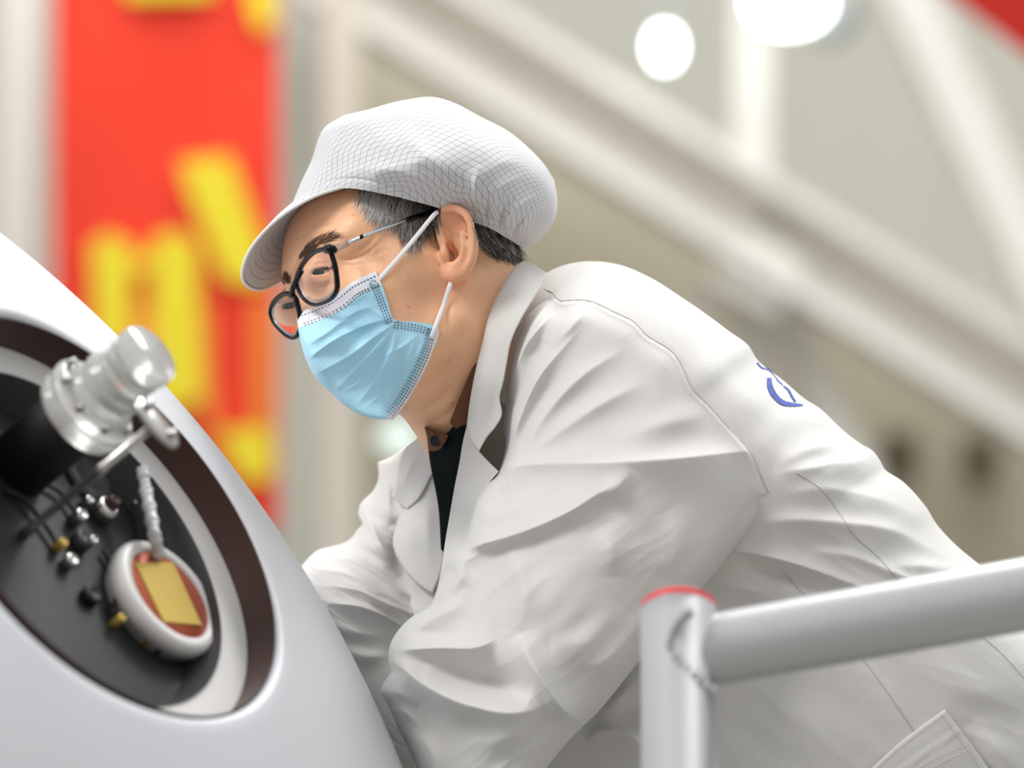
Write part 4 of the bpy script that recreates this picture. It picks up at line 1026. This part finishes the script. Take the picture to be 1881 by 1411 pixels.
tst = [([(1420, 872, 0), (1486, 861, 5), (1546, 849, 5.5), (1600, 852, 3), (1640, 880, 0)], 15, 28, 1.3),
       ([(1425, 862, 0), (1462, 837, 3), (1522, 818, 4), (1600, 822, 0)], 22, 18, 1.5),
       ([(1340, 1013, 2), (1400, 1022, 6), (1470, 1040, 6), (1560, 1072, 3), (1640, 1100, 0)], 13, 6, 1.2),
       ([(1345, 1024, 0), (1420, 1050, -5), (1500, 1075, -3), (1580, 1095, 0)], 14, 12, 1.5),
       ([(1395, 960, 0), (1462, 955, 4), (1558, 962, 4.5), (1643, 976, 4), (1763, 1036, 0)], 14, 26, 1.4),
       ([(1440, 905, 0), (1530, 900, 3), (1640, 925, 3), (1740, 985, 0)], 14, 24, 1.5),
       ([(1620, 1040, 0), (1690, 1040, 3), (1780, 1050, 0)], 12, 16, 1.5),
       ([(1480, 1010, 0), (1560, 1020, 3.5), (1660, 1060, 3), (1740, 1085, 0)], 10, 18, 1.4),
       ([(1300, 1085, 0), (1360, 1080, 3), (1440, 1100, 0)], 12, 16, 1.5),
       ([(1290, 620, 0), (1330, 690, 2), (1390, 740, 2), (1480, 760, 0)], 26, 30, 1.8), ([(1400, 790, 0), (1460, 760, 2.2), (1560, 780, 0)], 20, 26, 1.7),
       ([(1120, 525, 0), (1200, 560, 2), (1290, 640, 0)], 30, 26, 1.8),
       ([(1075, 1360, 0), (1110, 1340, 7), (1160, 1352, 6), (1185, 1380, 0)], 10, 24, 1.4), ([(1090, 1330, 0), (1130, 1290, 5), (1175, 1240, 0)], 18, 30, 1.6),
       ([(1150, 1400, 0), (1200, 1330, 4), (1300, 1300, 0)], 30, 40, 1.8),
       ([(1700, 1180, 0), (1780, 1260, 4), (1881, 1300, 0)], 30, 40, 1.8), ([(1560, 1180, 0), (1640, 1300, 2.5), (1700, 1420, 0)], 40, 40, 1.8), ([(1780, 1330, 0), (1840, 1380, 3), (1900, 1460, 0)], 22, 30, 1.8),
       ([(1380, 1280, 0), (1480, 1330, 3), (1560, 1411, 0)], 40, 50, 1.8), ([(940, 560, 0), (960, 640, 2), (950, 760, 0)], 20, 20, 1.6)]
back = [(960, 482), (985, 492), (1003, 502), (1012, 497), (1040, 486), (1085, 480), (1140, 487), (1200, 513), (1250, 545), (1290, 572), (1340, 609), (1374, 634), (1392, 662), (1440, 700), (1477, 732), (1508, 752), (1548, 790), (1582, 816), (1603, 828), (1618, 848), (1625, 862), (1660, 886), (1700, 930), (1722, 965), (1760, 1005), (1795, 1034), (1881, 1105), (2020, 1215), (2130, 1350), (2190, 1550), (2210, 1900), (2230, 2700)]
frontc = [(850, 800), (835, 900), (822, 1000), (812, 1100), (850, 1250), (930, 1411), (1020, 1560), (1180, 1750), (1360, 2000), (1500, 2300), (1560, 2700)]
torso, (TX, TY, TF) = piece('coat_body', back, [(2230, 2700), (1560, 2700)], frontc, [(960, 482), (925, 530), (890, 620), (868, 700), (850, 800)], 620, 300, dT, m_coat, coat,
      R=.12, T=.17, roll={'t': 170, 'b': 60}, strokes=amp(tst, 1.8), wob=1.8, wsize=260, wprof=2.0, extra=lambda X, Y: crumple(X, Y, 25, 60, 1.5, 1)*np.clip((X-1440)/60, 0, 1)+crumple(X, Y, 40, 80, .8, 4))
# near sleeve
seam = [(1000, 531), (1014, 537), (1030, 552), (1050, 551), (1084, 553), (1129, 573), (1166, 592), (1188, 615), (1239, 650), (1275, 717), (1305, 747), (1341, 789), (1377, 831), (1395, 867), (1412, 907)]
rgt = [(1412, 907), (1389, 952), (1344, 1015), (1275, 1097), (1215, 1165), (1172, 1217), (1101, 1305), (1048, 1357), (1003, 1411), (950, 1480), (880, 1540)]
lft = [(1000, 531), (978, 556), (958, 588), (945, 620), (932, 680), (925, 730), (924, 770), (927, 820), (914, 868), (891, 889), (873, 919), (864, 959), (851, 1004), (826, 1020), (819, 1032), (819, 1048), (806, 1080), (790, 1113), (757, 1133), (730, 1160), (716, 1187), (714, 1214), (719, 1232), (708, 1250), (699, 1268), (712, 1294), (730, 1335), (752, 1379), (768, 1420), (790, 1480), (820, 1540)]
offs = .0025
dSl = tps([(x, y, float(dT(np.array([x]), np.array([y]))[0])-offs) for x, y in seam]+[(960, 600, 2.882), (930, 700, 2.885), (930, 800, 2.882), (912, 870, 2.872), (860, 960, 2.862), (820, 1040, 2.852), (1100, 800, 2.825), (1250, 850, 2.812), (1000, 1000, 2.800), (1200, 1000, 2.795), (1344, 1015, 2.822),
          (900, 1150, 2.798), (1100, 1150, 2.78), (1000, 1300, 2.775), (850, 1300, 2.795), (760, 1200, 2.835), (750, 1330, 2.845), (1180, 1200, 2.80), (900, 1480, 2.775), (1050, 1340, 2.79), (1000, 700, 2.862), (1100, 680, 2.846)])
sst = [([(905, 868, 1), (930, 860, 7), (1000, 852, 8), (1130, 850, 7), (1250, 842, 6), (1340, 832, 4), (1400, 828, 0)], 22, 46, 1.25),
       ([(819, 1032, 1), (864, 1007, 9), (936, 986, 10), (998, 963, 9), (1052, 937, 8), (1095, 910, 6), (1150, 880, 0)], 46, 15, 1.25),
       ([(925, 1010, 0), (950, 1045, 3.5), (965, 1100, 3), (955, 1160, 0)], 26, 26, 1.7),
       ([(728, 1196, 2), (760, 1193, 9), (810, 1191, 10), (873, 1191, 8), (913, 1175, 0)], 26, 13, 1.25),
       ([(717, 1210, 3), (740, 1228, 11), (775, 1255, 14), (820, 1280, 15), (873, 1299, 13), (940, 1310, 10), (1000, 1301, 0)], 24, 34, 1.4),
       ([(954, 1165, 0), (971, 1209, 8), (1003, 1263, 11), (1034, 1303, 10), (1072, 1328, 0)], 24, 18, 1.35),
       ([(790, 1225, 0), (860, 1245, -9), (930, 1262, -8), (975, 1280, 0)], 24, 24, 1.8),
       ([(702, 1265, 1), (735, 1275, 3), (770, 1300, 0)], 14, 14, 1.5), ([(712, 1300, 0), (745, 1310, 3), (775, 1345, 0)], 12, 14, 1.5),
       ([(1105, 965, 0), (1125, 1010, 3), (1130, 1060, 0)], 26, 26, 1.8), ([(1220, 940, 0), (1250, 1000, 3), (1210, 1060, 0)], 34, 34, 1.8),
       ([(1019, 571, 0), (966, 636, 4.5), (947, 680, 4.5), (936, 740, 0)], 9, 12, 1.3), ([(1070, 600, 0), (993, 690, 5), (955, 770, 5.5), (930, 850, 0)], 14, 12, 1.3),
       ([(1150, 640, 0), (1070, 690, 4), (1005, 760, 5), (955, 850, 0)], 20, 14, 1.4), ([(1010, 546, 0), (985, 590, 3), (960, 640, 0)], 7, 8, 1.4),
       ([(1190, 700, 0), (1100, 745, 4), (1020, 800, 3.5), (960, 855, 0)], 22, 18, 1.5), ([(1080, 560, 0), (1050, 600, 3.5), (1010, 640, 0)], 12, 16, 1.5),
       ([(1300, 760, 0), (1220, 780, 3), (1120, 810, 0)], 26, 26, 1.8),
       ([(870, 925, 0), (900, 945, 4), (960, 930, 3), (1010, 890, 0)], 18, 24, 1.6),
       ([(826, 1090, 0), (845, 1065, 5), (850, 1040, 3), (870, 1010, 0)], 12, 18, 1.5), ([(780, 1130, 0), (830, 1120, 4), (860, 1080, 0)], 14, 20, 1.6),
       ([(740, 1160, 0), (790, 1165, -4), (850, 1165, 0)], 16, 16, 1.8), ([(1010, 1180, 0), (1080, 1180, 3), (1140, 1110, 0)], 30, 30, 1.8), ([(1060, 1230, 0), (1110, 1215, 3.5), (1200, 1120, 0)], 20, 26, 1.7),
       ([(1395, 905, 0), (1370, 945, -2), (1300, 1040, 0)], 18, 18, 1.8), ([(860, 1380, 0), (920, 1360, 4), (1000, 1350, 0)], 30, 30, 1.8), ([(760, 1340, 0), (790, 1380, 4), (800, 1440, 0)], 16, 20, 1.6),
       ([(1160, 860, 0), (1130, 900, 4), (1100, 912, 0)], 18, 20, 1.6)]
from mathutils.kdtree import KDTree
def sampler(X, Y, Fd):
    n = X.size; kd = KDTree(n); a = X.ravel(); b = Y.ravel()
    for i in range(n): kd.insert((a[i], b[i], 0), i)
    kd.balance(); f = Fd.ravel()
    def g(x, y):
        out = []
        for p, q_ in zip(np.ravel(x), np.ravel(y)):
            ks = kd.find_n((p, q_, 0), 4); ws = [1/(k[2]+.05)**2 for k in ks]; out.append(sum(f[k[1]]*w_ for k, w_ in zip(ks, ws))/sum(ws))
        return np.array(out)
    return g
tS = sampler(TX, TY, TF)
def seam_dist(X, Y):
    S = spline(seam, 260); X1, Y1 = X.ravel(), Y.ravel(); d = np.full(X1.size, 1e9)
    for s in S: d = np.minimum(d, (X1-s[0])**2+(Y1-s[1])**2)
    return np.sqrt(d).reshape(X.shape)
def dSleeve(X, Y):
    base = dSl(X, Y); d = seam_dist(X, Y); w_ = np.exp(-(d/34)**2); sel = w_ > .01
    t_ = base.copy(); t_[sel] = tS(X[sel], Y[sel])-.0006
    return base*(1-w_)+t_*w_
def sleeve_extra(X, Y):
    d = seam_dist(X, Y); return (1-np.exp(-(d/34)**2))*(.0016*wobble(X, Y, 170, 2)+crumple(X, Y, -35, 75, 1.2, 2)*np.clip((Y-860)/60, 0, 1))-.0014*np.exp(-(d/2.6)**2)+.0006*np.exp(-((d-7)/4)**2)
sleeve, (SX, SY, SF) = piece('sleeve', seam, rgt, [(820, 1540), (850, 1552), (880, 1540)], lft, 330, 560, dSleeve, m_coat, coat, R=lambda X, Y: .05*np.clip(np.clip((Y-905)/150, .01, 1)+1-np.clip((X-1050)/100, 0, 1), .01, 1), T=.03, roll={'l': 34, 'r': 45, 'b': 60}, strokes=amp(sst, 2.1, .08), extra=sleeve_extra)

def ribbon(name, pts, D, r, m, parent, n=60, flat=.5, off=.0005):
    P2 = spline(pts, n); P = at(P2[:, 0], P2[:, 1], D(P2[:, 0], P2[:, 1])-off); mb = MB(); mb.tube(Tw(P), r, 6, flat=flat); return mb.build(name, m, parent)
ribbon('armhole_seam', seam, lambda x, y: tS(x, y), .00045, m_seam, sleeve, 160, off=.0004)
for pts in ([(1462, 868), (1510, 900), (1550, 955), (1570, 985), (1610, 1020), (1650, 1065)], [(1435, 1045), (1460, 1075), (1485, 1100), (1560, 1180), (1600, 1230), (1650, 1300), (1680, 1345)], [(1800, 1165), (1840, 1200), (1885, 1250), (1950, 1330)]):
    ribbon('seam', pts, tS, .00045, m_seam, coat)
# blue printed characters on the back
def print_stroke(pts, wpx):
    P2 = spline([p[:2] for p in pts], 40); wd = np.interp(np.linspace(0, 1, 40), np.linspace(0, 1, len(wpx)), wpx)
    tg = np.gradient(P2, axis=0); tg /= np.linalg.norm(tg, axis=1)[:, None]; nr = np.stack([-tg[:, 1], tg[:, 0]], 1)
    V = []; k = 5
    for j in range(k):
        Q = P2+nr*(wd*(j/(k-1)-.5))[:, None]; V.append(at(Q[:, 0], Q[:, 1], tS(Q[:, 0], Q[:, 1])-.0022))
    V = np.concatenate(V); idx = np.arange(k*40).reshape(k, 40)
    F = np.stack([idx[:-1, :-1], idx[1:, :-1], idx[1:, 1:], idx[:-1, 1:]], -1).reshape(-1, 4)
    return V, F
mb = MB()
for pts, wd in (([(1413, 694), (1414, 706), (1418, 718), (1428, 732), (1440, 740), (1456, 743), (1475, 744)], [8, 10, 10, 9, 8, 6, 3]),
                ([(1439, 709), (1448, 716), (1454, 727), (1461, 738)], [2, 4, 4, 4]), ([(1391, 666), (1399, 675), (1411, 679), (1421, 688), (1430, 700), (1438, 707)], [3, 3, 4, 2, 2, 1.5])):
    V, F = print_stroke(pts, wd); mb.add(Tw(V), F)
mb.build('printed_character', m_ink, torso)
# pocket with stitched band, lower right
pk = [(1590, 1411), (1600, 1404), (1660, 1350), (1736, 1302)]
dPk = lambda X, Y: tS(X, Y).reshape(X.shape)-.004
piece('pocket', [(1585, 1425), (1660, 1358), (1736, 1302)], [(1736, 1302), (1790, 1375), (1850, 1460), (1930, 1580)], [(1800, 1750), (1870, 1660), (1930, 1580)], [(1585, 1425), (1680, 1580), (1800, 1750)], 60, 60, tps([(1585, 1425, 2.842), (1736, 1302, 2.842), (1785, 1370, 2.841), (1930, 1580, 2.846), (1800, 1750, 2.85), (1700, 1420, 2.839)]), m_coat, coat, R=.003, T=.003, roll={'t': 5, 'r': 5, 'l': 5, 'b': 5},
      strokes=[([(1600, 1455, 1.2), (1690, 1390, 1.2), (1780, 1330, 1.2)], 3, 3, 2)])
pD = lambda x, y: np.full(np.shape(x), 2.8375)
for pts in ([(1592, 1430), (1664, 1366), (1737, 1312)], [(1622, 1462), (1700, 1404), (1781, 1366)], [(1640, 1470), (1712, 1412), (1786, 1375)], [(1728, 1312), (1776, 1378), (1840, 1468)]):
    ribbon('pocket_stitch', pts, pD, .0005, m_seam, coat)

# near collar leaf and lapel
dC = tps([(962, 482, 2.925), (1002, 503, 2.905), (931, 510, 2.912), (981, 548, 2.886), (901, 571, 2.892), (958, 586, 2.874), (885, 632, 2.886), (939, 628, 2.871), (870, 697, 2.888), (924, 705, 2.873), (857, 782, 2.897), (922, 762, 2.878), (878, 828, 2.890)])
piece('collar', [(962, 479), (985, 489), (1003, 502)], [(1003, 502), (994, 526), (981, 548), (958, 586), (939, 628), (930, 674), (924, 705), (918, 730), (922, 762), (910, 785), (895, 803), (880, 829)], [(857, 784), (866, 808), (880, 829)],
      [(962, 479), (945, 490), (931, 510), (901, 571), (885, 632), (870, 697), (862, 743), (857, 784)], 70, 200, dC, m_coat, coat, R=.0022, T=.0025, roll={'l': 9, 'r': 3, 'b': 3},
      strokes=[([(975, 500, 0), (955, 560, 1.5), (925, 640, 0)], 20, 20, 1.8), ([(900, 640, 0), (890, 720, 1.5), (885, 800, 0)], 18, 14, 1.8), ([(912, 700, 0), (905, 760, -1.2), (885, 800, 0)], 10, 10, 1.8)], wob=.5, wsize=80)
dLp = tps([(857, 782, 2.898), (914, 864, 2.892), (893, 885, 2.896), (845, 843, 2.908), (834, 900, 2.914), (824, 958, 2.918), (817, 1000, 2.920), (855, 985, 2.905), (810, 1100, 2.915), (870, 920, 2.900), (840, 1020, 2.9)])
piece('lapel', [(857, 783), (868, 808), (880, 828), (897, 847), (916, 866)], [(916, 866), (900, 885), (885, 905), (872, 935), (862, 985), (845, 1050), (825, 1110)], [(790, 1125), (806, 1122), (825, 1110)],
      [(857, 783), (850, 812), (845, 843), (834, 900), (824, 958), (817, 1000), (808, 1060), (790, 1125)], 50, 140, dLp, m_coat, coat, R=.0022, T=.0025, roll={'l': 4, 't': 3},
      strokes=[([(868, 860, 0), (850, 930, 1.8), (835, 1010, 0)], 12, 14, 1.8)], wob=.4, wsize=70)
# shaded gap behind the notch shows the lining
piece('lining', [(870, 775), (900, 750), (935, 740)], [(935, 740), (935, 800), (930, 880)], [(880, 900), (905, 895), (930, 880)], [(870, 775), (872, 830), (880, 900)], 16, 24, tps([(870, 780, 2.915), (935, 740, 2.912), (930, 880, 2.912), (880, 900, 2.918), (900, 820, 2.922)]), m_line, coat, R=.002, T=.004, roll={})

# far half of the coat front
dFc = tps([(784, 786, 2.985), (725, 838, 3.03), (700, 880, 3.04), (719, 912, 3.02), (721, 1000, 3.0), (760, 1090, 2.985), (795, 1091, 2.972), (822, 945, 2.972), (804, 852, 2.972), (790, 820, 2.975), (760, 950, 2.985), (820, 1040, 2.962), (760, 1160, 2.975), (700, 1260, 2.985), (850, 1250, 2.95)])
piece('coat_front_panel', [(694, 850), (725, 836), (766, 806), (800, 800), (860, 830)], [(860, 830), (870, 950), (870, 1100), (880, 1250), (930, 1411)], [(800, 1480), (860, 1460), (930, 1411)],
      [(694, 850), (700, 900), (722, 960), (738, 1040), (742, 1120), (738, 1200), (752, 1300), (800, 1480)], 90, 200, dFc, m_coat, coat, R=.02, T=.04, roll={'l': 24, 't': 18},
      strokes=[([(745, 1120, 2), (800, 1130, 0)], 10, 14, 1.5), ([(740, 860, 0), (730, 900, 3), (735, 950, 0)], 9, 12, 1.5)], wob=1.0, wsize=80)
dFl = tps([(784, 786, 2.972), (750, 830, 2.985), (719, 912, 3.0), (745, 932, 2.992), (723, 977, 2.995), (722, 1010, 2.992), (761, 1066, 2.975), (793, 1091, 2.965), (813, 1048, 2.958), (822, 945, 2.962), (804, 852, 2.965), (790, 800, 2.97), (770, 960, 2.968)])
piece('lapel', [(745, 932), (755, 905), (768, 880), (785, 850), (804, 850)], [(804, 850), (812, 880), (820, 925), (819, 980), (813, 1048), (795, 1092)], [(761, 1066), (778, 1081), (795, 1092)],
      [(745, 932), (735, 950), (724, 977), (722, 1004), (738, 1039), (761, 1066)], 60, 110, dFl, m_coat, coat, R=.003, T=.003, roll={'l': 5, 'b': 4, 'r': 6},
      strokes=[([(772, 900, 0), (752, 960, 2), (760, 1030, 0)], 10, 14, 1.6), ([(790, 880, 0), (785, 960, 1.8), (790, 1040, 0)], 12, 10, 1.8)], wob=.5, wsize=60)
piece('collar', [(766, 806), (776, 790), (786, 784)], [(786, 784), (790, 805), (797, 830), (804, 852), (790, 880), (770, 915), (748, 935)], [(719, 912), (733, 925), (748, 935)],
      [(766, 806), (745, 822), (732, 850), (728, 880), (719, 912)], 40, 70, lambda X, Y: dFl(X, Y)-.005, m_coat, coat, R=.0025, T=.003, roll={'l': 6, 'b': 4, 'r': 6}, strokes=[([(775, 820, 0), (752, 860, 2), (735, 905, 0)], 8, 10, 1.6)])
# far sleeve
dFs = tps([(690, 870, 3.045), (660, 950, 3.05), (600, 1015, 3.03), (560, 1060, 3.02), (520, 1150, 3.03), (650, 1080, 2.985), (730, 1050, 3.0), (755, 1130, 2.985), (700, 960, 3.01), (650, 1180, 3.0), (700, 1260, 2.99), (740, 1000, 3.005), (600, 1300, 3.03)])
fst = [([(585, 1020, 0), (640, 1026, 5), (690, 1050, 6), (735, 1085, 4), (762, 1100, 0)], 7, 14, 1.2), ([(575, 1045, 0), (640, 1055, 6), (700, 1085, 6), (757, 1120, 2)], 8, 14, 1.2),
       ([(590, 1075, 2), (650, 1082, 6), (700, 1105, 6), (757, 1128, 2)], 8, 12, 1.2), ([(605, 1108, 3), (660, 1115, 7), (700, 1130, 7), (740, 1152, 3)], 12, 7, 1.1),
       ([(688, 905, 0), (690, 930, 6), (715, 950, 4), (725, 960, 0)], 8, 12, 1.3), ([(665, 935, 0), (680, 962, 6), (700, 1000, 5), (725, 1040, 0)], 9, 13, 1.3),
       ([(645, 990, 0), (672, 995, 5), (705, 1025, 5), (735, 1060, 0)], 8, 12, 1.3), ([(700, 870, 0), (712, 900, 4), (716, 950, 0)], 8, 10, 1.4),
       ([(600, 1140, 0), (650, 1160, 4), (720, 1170, 0)], 12, 20, 1.6), ([(620, 1190, 0), (670, 1205, 4), (715, 1205, 0)], 12, 20, 1.6)]
piece('sleeve', [(520, 1075), (552, 1042), (570, 1022), (586, 1010), (605, 1005), (628, 999), (645, 989), (656, 974), (667, 959), (659, 946), (662, 927), (685, 902), (694, 884), (697, 866), (704, 856), (725, 838)], [(725, 838), (765, 900), (790, 1000), (800, 1150)],
      [(735, 1480), (760, 1420), (785, 1300), (800, 1150)], [(520, 1075), (570, 1190), (640, 1330), (735, 1480)], 240, 240, dFs, m_coat, coat, R=.045, T=.06, roll={'t': 44, 'l': 50}, strokes=amp(fst, 2.0), extra=lambda X, Y: crumple(X, Y, 35, 30, 2.0, 6), wob=1.0, wsize=90, seed=3)

# shirt and sweater at the neck
sw = piece('sweater', [(784, 800), (800, 799), (820, 796), (840, 772), (862, 738)], [(862, 738), (864, 800), (860, 900), (845, 1000)], [(810, 1010), (828, 1020), (845, 1000)], [(784, 800), (790, 850), (805, 930), (810, 1010)], 40, 60,
      tps([(785, 805, 2.935), (830, 800, 2.908), (870, 760, 2.910), (820, 950, 2.945), (850, 900, 2.93), (790, 860, 2.945)]), m_sweat, man, R=.003, T=.03, roll={'t': 5})[0]
sh = piece('shirt_collar', [(925, 520), (938, 522), (945, 530)], [(945, 530), (915, 620), (890, 720), (866, 770)], [(826, 776), (844, 792), (866, 770)], [(925, 520), (900, 592), (878, 650), (855, 705), (838, 745), (826, 776)], 24, 90,
      tps([(925, 520, 2.925), (945, 530, 2.92), (900, 592, 2.901), (878, 650, 2.897), (855, 705, 2.898), (838, 745, 2.902), (826, 776, 2.906), (866, 770, 2.906), (900, 680, 2.896)]), m_brown, man, R=.0015, T=.004, roll={'l': 4, 'b': 3}, strokes=[([(930+i*0, 540, 0), (890, 640, .5), (850, 760, 0)], 3, 3, 2)])[0]
piece('shirt_collar', [(779, 784), (800, 795), (824, 799)], [(824, 799), (818, 812), (808, 826)], [(788, 828), (798, 829), (808, 826)], [(779, 784), (785, 806), (788, 828)], 16, 16, tps([(779, 784, 2.922), (824, 799, 2.903), (808, 826, 2.912), (788, 828, 2.925), (800, 806, 2.911)]), m_brown, man, R=.002, T=.01, roll={'t': 3, 'l': 3})
mb = MB(); c_ = at(800, 810, 2.911); mb.lathe(Tw(c_), Tw(c_+np.array([0, -1, 0]))-Tw(c_), [(.0042, 0), (.0045, .001), (.004, .0022), (.003, .0018)], 20); mb.build('button', m_black, man)
# trousers and shoes below the frame
m_tr = mat('dark_grey_trousers', (60, 60, 66), .8); m_sh = mat('black_leather', (25, 24, 24), .4)
hip = Tw(at(1930, 1900, 3.0))
for s, dy in ((1, -.10), (-1, .12)):
    top = np.array([hip[0], foot[1]+dy, .50]); mb = MB()
    mb.tube([top, (top[0]+.02, top[1], .45), (top[0]+.05, top[1], .09)], [.085, .07, .06], 24, flatdir=(0, 1, 0)); mb.build('trouser_leg', m_tr, man)
    mb = MB(); x0 = top[0]+.05
    for (a, b_, c_) in ((0, 0, 0),):
        P = [(x0+.06, top[1], .045), (x0, top[1], .05), (x0-.08, top[1], .042), (x0-.17, top[1], .035), (x0-.20, top[1], .03)]
    mb.tube(P, [.035, .045, .046, .042, .02], 20, flat=.95, flatdir=(0, 0, 1)); mb.build('shoe', m_sh, man)
